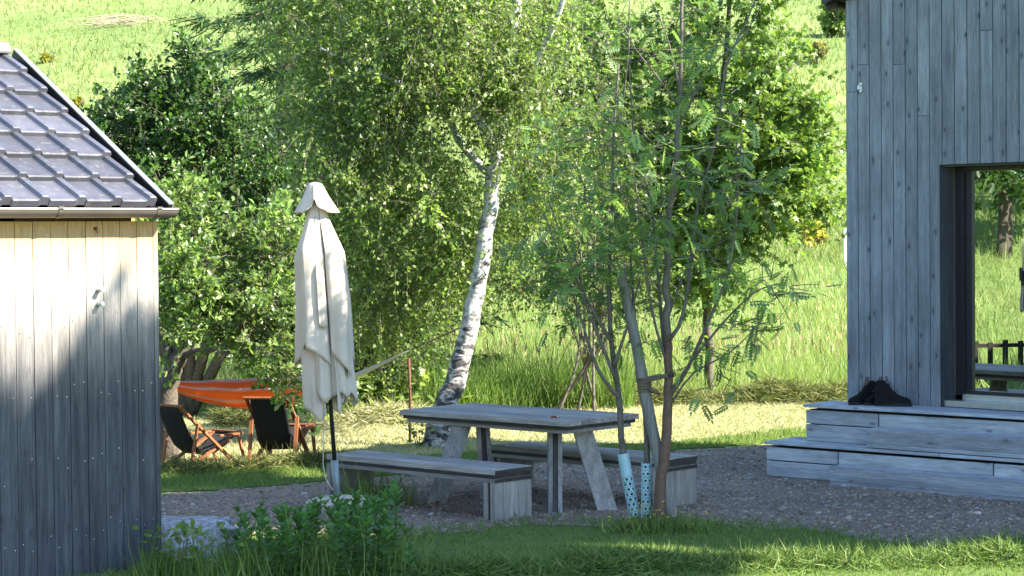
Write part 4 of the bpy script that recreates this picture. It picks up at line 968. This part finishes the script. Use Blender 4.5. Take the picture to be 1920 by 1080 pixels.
tg = crown([(430, 500, D - 1.2, 125, 80, .9, 46), (345, 520, D - 1.2, 60, 110, .8, 26), (490, 585, D - 1.4, 75, 60, .7, 28), (525, 680, D - 1.4, 35, 26, .4, 8), (350, 610, D - 1.4, 60, 48, .6, 18), (318, 668, D - 1.4, 25, 16, .3, 5), (575, 715, D - 1.4, 16, 22, .2, 4), (430, 655, D - 1.5, 50, 10, .3, 4), (330, 400, D - 1.0, 50, 60, .6, 14), (500, 440, D - .9, 60, 50, .6, 16)])
zc_ = W(430, 628, D - 1.3)[2]; xr_ = W(512, 600, D - 1.3)[0]
tg = [q for q in tg if q[2] > zc_ or (q[0] > xr_ and rng.random() < .8)]
e = t.branches(tg, .7, .004, .5, .14)
t.foliage(e, 8, 12, .30, .072, FRUITT, .1, .9, True, .55, 7)
t.done('oval')

# dark shrub trees behind it
b0 = W(350, 760, 27.5); b0[2] = terrain(b0[0], b0[1])
t = Tree('willow_bush', 'tall dark green bush rising behind the shed roof', 'bush', b0, MT['bark'], MT['leaf_shiny'])
D = 27.0
for (ax, ay, bx, by) in ((300, 500, 285, 170), (360, 480, 365, 120), (430, 500, 440, 230), (250, 520, 220, 260), (500, 500, 500, 260)):
    t.trunk([b0 + [0, 0, -.05], W((ax + 350) / 2, 640, D), W(ax, ay, D), W((ax + bx) / 2, (ay + by) / 2, D + .1), W(bx, by, D)], [.09, .07, .05, .03, .01], 7, 'stem')
tg = crown([(240, 250, D, 70, 70, .8, 22), (285, 170, D, 26, 50, .3, 12), (362, 135, D, 22, 50, .25, 11), (345, 240, D, 70, 60, .7, 20), (420, 240, D, 60, 70, .8, 20), (330, 370, D, 150, 90, 1.0, 50), (470, 350, D - .2, 90, 100, .9, 34), (220, 330, D, 50, 60, .6, 14), (500, 480, D, 100, 100, .8, 26), (390, 500, D + .3, 120, 90, .6, 20)])
e = t.branches(tg, .8, .004, .5, .12)
t.foliage(e, 9, 13, .36, .078, DARKT, .05, .85, True, .5, 5)
t.done('oval')

b0 = W(640, 770, 27.6); b0[2] = terrain(b0[0], b0[1])
t = Tree('hazel_bush', 'dense shaded bush with dark stems between the parasol and the birch', 'bush', b0, MT['bark'], MT['leaf'])
D = 27.2
for (ax, ay, bx, by) in ((620, 600, 600, 300), (700, 600, 690, 250), (770, 560, 800, 300), (660, 640, 650, 420), (740, 640, 850, 480)):
    t.trunk([b0 + [rng.normal(0, .15), 0, -.05], W((ax + 680) / 2, 690, D), W(ax, ay, D), W((ax + bx) / 2, (ay + by) / 2, D), W(bx, by, D)], [.085, .07, .055, .035, .012], 7, 'stem')
tg = crown([(620, 420, D, 110, 130, .8, 40), (740, 400, D, 120, 140, .8, 40), (700, 580, D - .3, 120, 70, .8, 30), (600, 600, D - .3, 60, 60, .6, 14), (850, 500, D, 60, 90, .6, 16), (760, 640, D - .5, 60, 50, .5, 12)])
e = t.branches(tg, .6, .004, .5, .12)
t.foliage(e, 9, 14, .42, .062, [(.035, .07, .014), (.05, .095, .018), (.075, .125, .024)], .2, .9, True, .5)
t.done('leaf')

# spruces behind the birch, boughs reaching out to the left
LEAF['spray'] = (np.array([(-.05, 0, 0), (.05, 0, 0), (.04, 1, -.06), (-.04, 1, -.06), (0, .15, 0), (.26, .55, -.03), (.20, .60, -.03), (0, .28, 0), (-.26, .62, -.03), (-.20, .68, -.03)]), np.array([(0, 1, 2), (0, 2, 3), (4, 5, 6), (7, 8, 9)]))
def spruce(px, D, H, nb, wid, label, sz=1.0, dens=120):
    b0 = W(px, 700, D); b0[2] = terrain(b0[0], b0[1])
    t = Tree('spruce_tree', label, 'tree', b0, MT['bark'], MT['needle'], 'spruces behind the birch')
    t.trunk([b0 + [0, 0, -.1], b0 + [0, 0, H * .3], b0 + [.03, 0, H * .6], b0 + [0, 0, H]], [.02 * H, .016 * H, .01 * H, .01], 10)
    for k in range(nb):
        u_ = (k + .5) / nb; z = H * (.08 + .9 * u_); a = k * 2.4 + rng.normal(0, .2); L_ = (1 - u_ * .95) * wid * rng.uniform(.75, 1.15) + .25
        c0 = b0 + [0, 0, z]; dv = np.array([math.cos(a), math.sin(a), 0])
        pts = [c0 + dv * L_ * u + np.array([0, 0, -.42 * L_ * u + .28 * L_ * u * u]) for u in np.linspace(0, 1, 6)]
        t.br.tube([p - t.base for p in pts], [.022, .018, .015, .011, .007, .003], 4, False)
        n = int(dens * L_ / sz ** 1.5); u = rng.random(n) ** .8; sp_ = rng.normal(0, .20, n) * (1 - u * .6) * L_ * .8
        pr_ = np.array([-dv[1], dv[0], 0])
        pos = c0 + dv * (L_ * u)[:, None] + pr_ * sp_[:, None] + np.c_[np.zeros((n, 2)), -.42 * L_ * u + .28 * L_ * u * u - np.abs(sp_) * .35 + rng.normal(0, .03, n)]
        ax = dv * .8 + pr_ * np.sign(sp_)[:, None] * .8 + np.array([0, 0, -.35]) + rng.normal(0, .3, (n, 3))
        t.lp.append(pos); t.la.append(ax); t.ln.append(rng.normal(0, .5, (n, 3)) + np.array([0, 0, 1])); t.ls.append(sz * rng.uniform(.12, .26, n)); t.lt.append(np.array([[.04, .08, .024]]) * rng.uniform(.5, 1.6, (n, 1)))
    t.done('spray', cname='boughs')
spruce(640, 31.5, 10.8, 70, 2.5, 'dark spruce with drooping boughs hidden in the birch crown')
spruce(545, 52, 17.5, 90, 4.0, 'tall dark spruce rising out of the frame left of the birch', 2.0, 150)

# maple on the right
b0 = W(1330, 760, 29.6); b0[2] = terrain(b0[0], b0[1])
t = Tree('maple_tree', 'sunlit maple with large yellow green leaves left of the house', 'tree', b0, MT['bark'], MT['leaf'])
D = 29.5
t.trunk([b0 + [0, 0, -.1], W(1325, 620, D), W(1318, 480, D), W(1325, 340, D), W(1350, 200, D), W(1365, 60, D), W(1370, -100, D), W(1370, -260, D)], [.07, .062, .056, .05, .042, .034, .024, .01], 9)
t.trunk([W(1320, 460, D), W(1380, 400, D - .2), W(1450, 350, D - .4), W(1520, 320, D - .5)], [.05, .04, .03, .012], 7, 'limb')
t.trunk([W(1340, 280, D), W(1420, 190, D - .3), W(1490, 120, D - .4)], [.045, .035, .015], 7, 'limb')
t.trunk([W(1322, 400, D), W(1260, 330, D - .2), W(1200, 240, D - .3)], [.045, .035, .015], 7, 'limb')
tg = crown([(1430, 240, D - .3, 130, 110, 1.0, 34), (1440, 360, D - .4, 115, 70, .9, 26), (1370, 110, D, 130, 100, 1.0, 26), (1300, 280, D, 110, 120, .9, 22), (1340, 420, D - .3, 90, 60, .8, 16), (1200, 200, D + .4, 120, 140, .8, 22), (1120, 90, D + .5, 110, 120, .8, 18), (1230, 380, D + .3, 90, 90, .6, 14), (1370, -60, D, 140, 110, 1.1, 18), (1300, 510, D - .4, 90, 50, .7, 14), (1500, 280, D - .3, 60, 70, .6, 12)])
e = t.branches(tg, 1.2, .005, .5, .1)
t.foliage(e, 8, 13, .45, .092, MAPLET, .28, .85, True, .65, 0, .03, .7)
t.done('maple')

b0 = W(1130, 740, 33.5); b0[2] = terrain(b0[0], b0[1])
t = Tree('alder_tree', 'airy pale green alder filling the gap between birch and maple', 'tree', b0, MT['bark'], MT['leaf'])
D = 33.5
t.trunk([b0 + [0, 0, -.1], W(1125, 520, D), W(1120, 300, D), W(1110, 60, D), W(1110, -160, D)], [.10, .09, .07, .04, .01], 8)
tg = crown([(1090, 60, D, 150, 160, 1.2, 44), (1040, 300, D, 120, 130, 1.0, 36), (1180, 300, D, 130, 150, 1.0, 40), (1280, 420, D - .5, 110, 110, .9, 30), (1130, 480, D - .4, 150, 80, .9, 34), (1280, 150, D + .5, 130, 140, 1, 26), (960, 440, D, 70, 120, .8, 18), (1000, 130, D, 100, 140, .9, 22)])
e = t.branches(tg, 1.0, .004, .5, .1)
t.foliage(e, 9, 16, .55, .06, [(.085, .135, .03), (.12, .18, .04), (.16, .22, .055), (.21, .27, .08)], .3, .9, True, .4)
t.done('leaf')

# slender shoots between birch and rowan (young willow)
b0 = W(1110, 765, 27.5); b0[2] = terrain(b0[0], b0[1])
t = Tree('willow_sapling', 'slender pale willow shoots between the birch and the rowan', 'tree', b0, MT['rowan_bark_grey'], MT['leaf'])
D = 27.4
for (bx, by) in ((1060, 60), (1090, -40), (1120, 150), (1020, 260), (1150, 300), (1180, 80), (1000, 420), (1050, 350)):
    t.trunk([b0 + [rng.normal(0, .3), rng.normal(0, .2), -.05], W(1110 + (bx - 1110) * .25, 640, D), W(1110 + (bx - 1110) * .6, (by + 640) / 2, D + rng.normal(0, .3)), W(bx, by, D + rng.normal(0, .4))], [.020, .017, .012, .005], 6, 'stem')
tg = crown([(1080, 130, D, 100, 150, .8, 34), (1040, 330, D, 80, 120, .6, 26), (1140, 320, D, 80, 130, .6, 24), (1080, 520, D, 80, 90, .5, 18), (1180, 520, D, 70, 80, .4, 10)])
e = t.branches(tg, .8, .003, .35, .12)
t.foliage(e, 8, 12, .40, .055, [(.06, .10, .022), (.085, .135, .03), (.12, .17, .045)], .3, .9, True, .4)
t.done('leaf')

# ---- young rowan in front
rb = atz(1240, 996); D = rb[1]
t = Tree('rowan_tree', 'young multi stemmed rowan with red brown trunk on the front lawn', 'tree', rb, MT['rowan_bark_grey'], MT['leaf'])
t.trunk([rb + [0, 0, -.04], W(1237, 930, D), W(1247, 850, D), W(1252, 770, D), W(1254, 700, D), W(1252, 640, D)], [.05, .045, .042, .038, .034, .032], 12, 'trunk', MT['rowan_bark'], 4, .004)
t.trunk([W(1252, 640, D), W(1250, 540, D), W(1254, 440, D), W(1264, 340, D), W(1272, 240, D), W(1276, 130, D), W(1280, 0, D), W(1284, -140, D), W(1288, -260, D)], [.032, .029, .026, .023, .02, .017, .013, .009, .004], 10, 'trunk')
def stem(pp, r0, r1, dd=0.0):
    r0 *= .68; r1 *= .8
    n_ = len(pp); t.trunk([W(a, b_, D + dd * k / n_) for k, (a, b_) in enumerate(pp)], [r0 + (r1 - r0) * k / (n_ - 1) for k in range(n_)], 7, 'stem', None, 3, .006)
stem([(1254, 745), (1290, 690), (1330, 600), (1362, 520), (1378, 430), (1385, 330), (1392, 240)], .026, .006, -.5)
stem([(1256, 735), (1310, 660), (1370, 590), (1420, 545), (1470, 530)], .018, .004, -.6)
stem([(1256, 760), (1300, 700), (1370, 660), (1430, 600)], .014, .004, -.3)
stem([(1254, 640), (1280, 590), (1296, 480), (1310, 380), (1345, 250), (1360, 130), (1400, 40), (1430, -40)], .026, .006, .5)
stem([(1274, 235), (1310, 160), (1350, 110), (1400, 60), (1440, -20)], .017, .005, -.4)
stem([(1272, 200), (1230, 140), (1190, 90), (1160, 30)], .014, .004, -.5)
stem([(1278, 190), (1262, 110), (1240, 40), (1210, -20)], .014, .004, .4)
stem([(1250, 700), (1240, 600), (1230, 480), (1220, 380), (1190, 260), (1180, 120), (1180, 0)], .022, .006, .6)
stem([(1252, 690), (1222, 580), (1205, 460), (1190, 330)], .018, .006, -.4)
stem([(1264, 345), (1300, 300), (1340, 270), (1390, 210)], .013, .004, -.4)
stem([(1252, 600), (1280, 520), (1310, 460), (1330, 350)], .014, .005, .3)
tg = crown([(1300, 250, D, 110, 120, .6, 26), (1220, 330, D, 110, 110, .6, 26), (1380, 340, D - .3, 90, 90, .5, 18), (1300, 90, D, 150, 100, .7, 24), (1170, 160, D, 100, 120, .6, 18), (1360, 480, D - .3, 80, 70, .5, 14), (1240, 480, D, 110, 70, .6, 18), (1450, 540, D - .6, 40, 24, .2, 7), (1400, 610, D - .5, 40, 30, .25, 8), (1320, 680, D - .3, 60, 50, .35, 11), (1120, 420, D, 80, 80, .5, 12), (1060, 300, D, 70, 90, .5, 9), (1300, -80, D, 150, 80, .7, 14)])
e = t.branches(tg, 1.05, .0035, .35, .10)
e = [q for q in e if rng.random() < .8]
t.foliage(e, 2, 2, .24, .15, ROWANT, .12, .9, True, 1.9, 0, .02, .35)
t.done('pinnate')
# two smaller rowans with tree guards
def guard(px0, py0, px1, py1, D, r, label, plaintop, seed):
    p0, p1 = W(px0, py0, D), W(px1, py1, D); p0 = p0.copy(); g = empty('tree_guard', p0, 0, label, 'tree guard')
    d = p1 - p0; L_ = np.linalg.norm(d); d /= L_; x = np.cross(d, [0, 1, 0]); x /= np.linalg.norm(x); y = np.cross(d, x)
    # a sheet of turquoise plastic rolled into a tube with punched round holes
    nrow = 8; ncol = 7; V_, F_ = [], []
    span = plaintop; pitch = L_ * span / nrow
    def P3(u, v): return tuple((d * v + (x * math.cos(u / r) + y * math.sin(u / r)) * r))
    circ = 2 * math.pi * r; cw = circ / ncol; mb = MB()
    for i in range(nrow):
        for j in range(ncol):
            cu = (j + .5 * (i % 2)) * cw; cv = (i + .5) * pitch; K = 12; b0_ = len(mb.v)
            for k in range(K):
                t_ = 2 * math.pi * k / K; c_u, s_v = math.cos(t_), math.sin(t_); m_ = max(abs(c_u), abs(s_v))
                mb.v.append(P3(cu + c_u / m_ * cw / 2, cv + s_v / m_ * pitch / 2))
            for k in range(K):
                t_ = 2 * math.pi * k / K; mb.v.append(P3(cu + math.cos(t_) * cw * .29, cv + math.sin(t_) * min(cw, pitch) * .29))
            for k in range(K): mb.f.append((b0_ + k, b0_ + (k + 1) % K, b0_ + K + (k + 1) % K, b0_ + K + k))
    rows = [[P3(2 * math.pi * r * k / 24, v) for k in range(25)] for v in (L_ * span, L_)]
    if span < .99: mb.grid(rows)
    o_ = mb.build('tube', MT['guard'], g); o_.modifiers.new('s', 'SOLIDIFY').thickness = .003
    return p0
MT['guard'] = plain('turquoise_plastic', (.30, .47, .50), .4, 0, .1, 9, 0, .5)
D1 = rb[1] + .18; D2 = rb[1] + .12
for (gp, tr, lab, glab, pt) in (((1190, 968, 1168, 850), [(1190, 972), (1168, 850), (1160, 740), (1146, 640), (1142, 520), (1148, 380), (1150, 260), (1160, 120)], 'thin sapling standing left of the rowan in a half perforated guard', 'turquoise tree guard with a plain upper half, left of the rowan', .64), ((1212, 972, 1212, 868), [(1211, 974), (1213, 868), (1210, 780), (1195, 700), (1190, 600), (1182, 480)], 'thin sapling standing close to the leaning stake', 'turquoise tree guard perforated all over beside the rowan trunk', 1.0)):
    DD = D1 if pt < 1 else D2
    b0 = W(gp[0], gp[1], DD); b0[2] = 0.0
    guard(gp[0], gp[1], gp[2], gp[3], DD, .046 if pt < 1 else .043, glab, pt, 1)
    t = Tree('rowan_sapling', lab, 'tree', b0, MT['rowan_bark_grey'], MT['leaf'])
    t.trunk([b0] + [W(a, b_, DD) for a, b_ in tr[1:]], list(np.linspace(.03, .008, len(tr))), 9, 'trunk', None, 4, .004)
    if pt < 1:
        for pp in ([(1160, 745), (1120, 690), (1090, 600), (1050, 480), (1020, 400)], [(1158, 720), (1110, 600), (1080, 520), (1030, 380)], [(1146, 640), (1100, 560), (1075, 470)], [(1150, 690), (1180, 600), (1200, 520)]):
            t.trunk([W(a, b_, DD - .1) for a, b_ in pp], list(np.linspace(.016, .005, len(pp))), 6, 'stem', None, 3, .005)
        tg = crown([(1110, 460, DD, 90, 90, .5, 16), (1040, 420, DD, 70, 90, .4, 14), (1140, 300, DD, 60, 110, .4, 14), (1080, 560, DD, 60, 50, .35, 8), (1030, 540, DD, 60, 30, .3, 6)])
    else:
        tg = crown([(1190, 560, DD, 40, 80, .3, 7), (1185, 450, DD, 50, 60, .3, 7)])
    e = t.branches(tg, .9, .003, .3, .10)
    t.foliage(e, 2, 3, .24, .15, ROWANT, .12, .9, True, 1.6, 0, .02, .45)
    t.done('pinnate')
# stake with its tie
p0 = W(1266, 1002, rb[1] + .05); p0[2] = -.03
stk = empty('wooden_stake', (p0[0], p0[1], 0), 0, 'grey round stake leaning left beside the rowan trunk', 'stake')
ob = MB().tube([p0 - [p0[0], p0[1], 0], W(1222, 800, rb[1] + .07) - [p0[0], p0[1], 0], W(1192, 640, rb[1] + .10) - [p0[0], p0[1], 0], W(1164, 512, rb[1] + .12) - [p0[0], p0[1], 0]], [.047, .045, .043, .041], 14).build('pole', MT['stake_wood'], stk, False)
mb = MB(); a = W(1208, 716, rb[1] + .085) - [p0[0], p0[1], 0]; b_ = W(1252, 708, rb[1]) - [p0[0], p0[1], 0]
for dz in (0, .012, .026):
    mb.tube([a + [-.05, -.02, dz], a + [0, -.055, dz], b_ + [0, -.055, dz + .01], b_ + [.05, 0, dz + .01], b_ + [0, .055, dz], a + [0, .055, dz], a + [-.05, 0.0, dz]], .007, 6)
for k in range(4): mb.tube([a + [.05 * math.cos(t_), .05 * math.sin(t_), -.07 + k * .022] for t_ in np.linspace(0, 6.28, 13)], .010, 6)
mb.tube([a + [.04, -.04, -.06], a + [.09, -.06, -.075], a + [.12, -.05, -.10]], [.02, .017, .006], 6)
mb.build('tie', MT['rope'], stk, True)

# ------------------------------------------------------------------ herbs in front
hb = atz(600, 1075); herb = empty('herb_clump', (hb[0], hb[1], 0), 0, 'clump of leafy green herbs in front of the parasol stone', 'plant')
def stalk(px, h, s=1.0, dy=0.0):
    p = atz(px, 1062 + rng.uniform(-24, 32)); x0, y0 = p[0] - hb[0], p[1] - hb[1] + dy
    lean = rng.normal(0, .06, 2); pts = [np.array([x0, y0, 0]) + np.array([lean[0] * u * u, lean[1] * u * u, h * u]) for u in np.linspace(0, 1, 5)]
    tips = []; P_, A_, N_, S_ = [], [], [], []
    nn = int(h / .040); rot = rng.uniform(0, 3)
    for k in range(nn):
        u = .12 + .88 * k / (nn - 1); q = pts[0] + np.array([lean[0] * u * u, lean[1] * u * u, h * u])
        m = 2 if k < nn - 3 else 4
        for j in range(m):
            a = rot + k * 1.57 + j * 2 * math.pi / m + rng.normal(0, .2); upx = .25 + .55 * u + (.5 if m == 4 else 0)
            P_.append(q); A_.append([math.cos(a), math.sin(a), upx]); N_.append([-math.cos(a) * upx, -math.sin(a) * upx, 1]); S_.append(s * rng.uniform(.06, .095) * (1 if k < nn - 2 else .8))
    n_ = len(P_); tone = np.array([[.075, .155, .042]]) * rng.uniform(.65, 1.5, (n_, 1)) * np.array([[1, 1, 1]]) 
    V_, F_, T_ = scatter(oval_v, oval_f, np.array(P_), np.array(A_), np.array(N_), np.array(S_), tone)
    mbs = MB().tube(pts, [.005, .0045, .004, .003, .002], 4, False); nb_ = len(V_)
    tri_ = []
    for f_ in mbs.f: tri_ += [(f_[0] + nb_, f_[1] + nb_, f_[2] + nb_), (f_[0] + nb_, f_[2] + nb_, f_[3] + nb_)]
    V2 = np.r_[V_, np.array(mbs.v)]; F2 = np.r_[F_, np.array(tri_)]; T2 = np.r_[T_, np.tile([[.07, .10, .03]], (len(mbs.v), 1))]
    link('stalk', npmesh('stalk', V2, F2, T2), MT['leaf'], herb)
for k in range(78):
    px = rng.normal(585, 85); px = min(max(px, 430), 770); stalk(px, float(np.interp(px, [430, 480, 600, 700, 770], [.26, .36, .40, .42, .26])) * rng.uniform(.75, 1.1), 1.0)
for px in (725, 735, 740, 718): stalk(px, .56 * rng.uniform(.9, 1.05), .95, .35)
# thin dry stems and grasses among the herbs and round the parasol foot
P = np.r_[np.c_[rng.normal(hb[0], .35, 900), rng.normal(hb[1] + .1, .25, 900)], np.c_[rng.normal(UX + .28, .16, 420), rng.normal(UY + .45, .12, 420)], np.c_[rng.uniform(-2.6, -1.6, 900), rng.normal(14.35, .22, 900)]]
grass('tall_grass', 'tall grass blades among the herbs and round the parasol foot', P, .24, .008, GREEN, .25, cs=4)
# weeds with yellow flowers at the rowan foot
P = np.c_[rng.normal(rb[0] - .02, .2, 900), rng.normal(rb[1] - .06, .09, 900)]
grass('weed_tuft', 'green weeds growing round the rowan foot', P, .11, .013, GREEN, .5, cs=4, cat='weeds')
n = 40; P = np.c_[rng.normal(rb[0] - .05, .2, n), rng.normal(rb[1] - .1, .07, n), rng.uniform(.07, .26, n)]
V_, F_, T_ = scatter(oct_v, oct_f, P, rng.normal(0, 1, (n, 3)), rng.normal(0, 1, (n, 3)) + [0, 0, 1], np.full(n, .008), np.tile([[.65, .45, .02]], (n, 1)))
tag(link('yellow_flowers', npmesh('yellow_flowers', V_, F_, T_), MT['pebble']), 'tiny yellow flowers at the rowan foot', 'flowers', kind='stuff')
# coarse weeds behind at the birch foot and hammock
def leafy(name, label, px, py, wpx, h, n, tones, size=.12, D=None, cat='plant'):
    p = onground(px, py) if D is None else np.array([*W(px, py, D)[:2], 0]); 
    if D is not None: p[2] = terrain(p[0], p[1])
    r_ = empty(name, p, 0, label, cat); wm = wpx * p[1] / F
    q = np.c_[rng.normal(0, wm * .5, n), rng.normal(0, wm * .35, n), h * rng.random(n) ** .7]
    tones = np.array(tones); tt = tones[rng.integers(0, len(tones), n)] * rng.uniform(.7, 1.3, (n, 1))
    V_, F_, T_ = scatter(oval_v, oval_f, q, np.c_[rng.normal(0, 1, (n, 2)), rng.normal(.35, .4, n)], np.c_[rng.normal(0, .6, (n, 2)), np.ones(n)], size * rng.uniform(.5, 1.3, n), tt)
    tag(link('leaves', npmesh('leaves', V_, F_, T_), MT['leaf'], r_), kind='stuff')
    mb = MB()
    for k in range(max(5, n // 40)):
        j = rng.integers(0, n); mb.tube([(q[j][0] * .7, q[j][1] * .7, 0), (q[j][0] * .9, q[j][1] * .9, q[j][2] * .6), q[j]], [.006, .004, .002], 4, False)
    tag(mb.build('stems', MT['rowan_bark_grey'], r_), kind='stuff'); return r_
leafy('dock_plant', 'broad leaved weeds growing left of the birch foot', 700, 770, 110, .55, 420, GREEN[1:], .16, 26.8)
leafy('dock_plant', 'broad leaved weeds under the hammock strings', 640, 780, 60, .6, 300, LIGHT[:3], .13, 26.0)
leafy('nettle_patch', 'leafy weeds by the granite block', 345, 1050, 70, .35, 160, GREEN[1:], .07, 14.3)
leafy('birch_foot_weeds', 'thin green weeds round the birch foot', 790, 838, 45, .35, 150, LIGHT[:3], .06, 23.0)
# darker rank grass under the trees
P = np.c_[rng.uniform(-3.6, 1.6, 15000), rng.uniform(26.2, 29.5, 15000)]
P = P[P[:, 1] > 27.2 + .5 * np.sin(P[:, 0] * 1.3)]
grass('rank_grass', 'tall dark grass under the birch and the bushes', P, .50, .014, [(.05, .10, .022), (.08, .14, .03), (.12, .19, .04), (.17, .23, .05)], .25, cs=1.6)

# ------------------------------------------------------------------ hillside plants
def bush(name, label, px, py, wpx, hpx, n, tones, size, cat='bush', flower=None):
    p = onground(px, py); D = p[1]; wm, hm = wpx * D / F / 2, hpx * D / F
    t = Tree(name, label, cat, p, MT['bark'], MT['leaf'])
    for k in range(5): t.trunk([p, p + [rng.normal(0, wm * .3), rng.normal(0, wm * .3), hm * .4], p + [rng.normal(0, wm * .6), rng.normal(0, wm * .6), hm * .85]], [.05, .035, .012], 5, 'stem', None, 2)
    e = t.branches(list(blob(p + [0, 0, hm * .52], (wm, wm, hm * .48), n)), 0, .006, .4)
    t.foliage(e, 7, 9, wm * .35, size, tones, .05, 1, False, .5, 0, .05)
    t.done('oval')
bush('broom_bush', 'yellow flowering broom bush on the meadow left of the house', 1522, 470, 50, 55, 26, [(.26, .27, .04), (.42, .36, .04), (.16, .20, .04), (.45, .38, .05)], .13)
bush('hill_bush', 'round green bush high on the hill below the house gutter', 1572, 70, 60, 70, 22, LIGHT[:3], .3)
bush('hill_bush', 'dry brownish bush on the hill right of the maple', 1532, 120, 36, 40, 9, [(.20, .20, .07), (.25, .22, .10), (.15, .19, .05)], .2)
bush('broom_bush', 'small yellow flowering broom above the shed ridge', 88, 118, 26, 20, 6, [(.30, .26, .03), (.16, .19, .03), (.35, .28, .03)], .16)
bush('broom_bush', 'small yellow broom beside the shed verge', 148, 205, 20, 20, 6, [(.30, .26, .03), (.16, .19, .03), (.35, .28, .03)], .14)
p = onground(1586, 500); o = MB().box(-.06, .06, -.06, .06, 0, 80 * p[1] / F).build('marker_post', MT['white'], None, bevel=.01); o.location = p; tag(o, 'white post on the meadow right beside the house corner', 'post')
# heap of dead branches on the hill
p = onground(205, 48); br = empty('brush_pile', p, 0, 'pale heap of dead branches lying on the hillside', 'brush pile'); 
for k in range(34):
    x0 = rng.normal(0, 1.2); y0 = rng.normal(0, .7); a = rng.normal(-.35, .35); L_ = rng.uniform(.6, 1.8)
    dz = terrain(p[0] + x0, p[1] + y0) - p[2]
    MB().tube([(x0 - L_ * math.cos(a), y0 + L_ * math.sin(a) * .4, dz + .05 + rng.uniform(0, .2)), (x0, y0, dz + .22 + rng.uniform(0, .25)), (x0 + L_ * math.cos(a), y0 - L_ * math.sin(a) * .4, dz + .05 + rng.uniform(0, .2))], [.02, .018, .007], 4).build('branch', MT['deadwood'] if 'deadwood' in MT else MT.setdefault('deadwood', plain('bleached_deadwood', (.36, .28, .19), .9)), br)

# ------------------------------------------------------------------ beyond the frame: tree beside the house, fence and trees the door mirrors
per = np.array([-SUN_H[1], SUN_H[0]])
for k, (q_, a_t, zb, ztp, rq) in enumerate(((12.2, 8.2, 8.4, 12.3, 1.35), (13.75, 8.0, 8.4, 12.1, 1.35), (16.45, 8.0, 3.2, 12.35, 1.15), (18.2, 9.5, 3.0, 13.7, 1.3))):
    ax_, ay_ = SUN_H * a_t + per * q_
    t = Tree('ash_tree', ['tall ash tree nearest to the camera in the row right of the picture', 'second tall ash tree in the row right of the picture', 'third tall ash tree with low boughs in the row by the house', 'tall ash tree at the end of the row beside the house'][k], 'tree', (ax_, ay_, 0), MT['bark'], MT['leaf'], 'ash trees beside the house')
    t.trunk([(ax_, ay_, -.1), (ax_, ay_, 3), (ax_, ay_ + .1, 6), (ax_, ay_, 9), (ax_, ay_, ztp - .6)], [.2, .17, .13, .08, .02], 9)
    zc, hz_ = (zb + ztp) / 2, (ztp - zb) / 2
    e = t.branches(list(blob((ax_, ay_, zc), (rq, rq, hz_), int(80 * hz_ * rq), .02)) + list(blob((ax_, ay_, ztp - .55), (rq * 1.05, rq * 1.05, .6), 46 if k < 2 else 8, .1)) + list(blob((ax_, ay_, ztp), (rq * .9, rq * .9, .6), 9, .3)), 3, .006, .5)
    t.foliage(e, 8, 11, .36, .29, FRUITT, .1, .9, False, .5)
    t.done('leaf')
fo = empty('picket_fence', (-9.0, 15.7, float(terrain(-9., 15.7))), R(78), 'dark wooden picket fence mirrored in the glass door', 'fence')
MT['fence'] = plain('dark_fence_wood', (.018, .014, .011), .9)  # dark brown, one even tone on all pickets
for k in range(21):
    MB().box(-2.5 + k * .25 - .04, -2.5 + k * .25 + .04, -.015, .015, 0, .60 + .02 * (k % 3)).build('picket', MT['fence'], fo)
for z in (.16, .52): MB().box(-2.6, 2.6, .016, .05, z, z + .06).build('rail', MT['fence'], fo)
for k, (x, y, h, r_) in enumerate(((-30, 12.6, 6.5, 2.6), (-34, 8.6, 8, 3.2), (-35, 22, 7, 3.2), (-42, 11, 9, 4))):
    z = float(terrain(x, y)); t = Tree('meadow_tree', ['low spreading tree across the meadow, mirrored in the door', 'broad tree at the near end of the far row', 'round tree at the far end of the meadow row', 'tallest tree behind the mirrored row'][k], 'tree', (x, y, z), MT['bark'], MT['leaf'], 'trees across the meadow left of the shed')
    t.trunk([(x, y, z - .1), (x + .2, y, z + h * .4), (x, y + .2, z + h * .85)], [.22, .16, .05], 8)
    e = t.branches(list(blob((x, y, z + h * .58), (r_, r_, h * .42), 60, .3)), z + 1, .01, .5)
    t.foliage(e, 7, 11, .9, .26, FRUITT if k % 2 else DARKT, .15, .9, False, .5)
    t.done('oval')

for k, (px, py, off, h, r_) in enumerate(((1480, 592, 10.5, 7.0, 2.4), (1300, 596, 15.0, 7.5, 2.4))):  # unseen trees added sunward to throw shadow bands on the meadow
    g0 = onground(px, py); x, y = g0[0] + off * SUN_H[0], g0[1] + off * SUN_H[1]; z = float(terrain(x, y))
    t = Tree('meadow_tree', ['unseen round tree added behind the house to shade the meadow', 'unseen broad tree added far right to shade the meadow'][k], 'tree', (x, y, z), MT['bark'], MT['leaf'], 'unseen trees added to shade the meadow')
    t.trunk([(x, y, z - .1), (x + .2, y, z + h * .4), (x, y + .2, z + h * .85)], [.2, .14, .04], 8)
    e = t.branches(list(blob((x, y, z + h * .6), (r_, r_, h * .38), 60, .2)), z + 1, .01, .5)
    t.foliage(e, 7, 11, .8, .26, FRUITT, .15, .9, False, .5)
    t.done('oval')
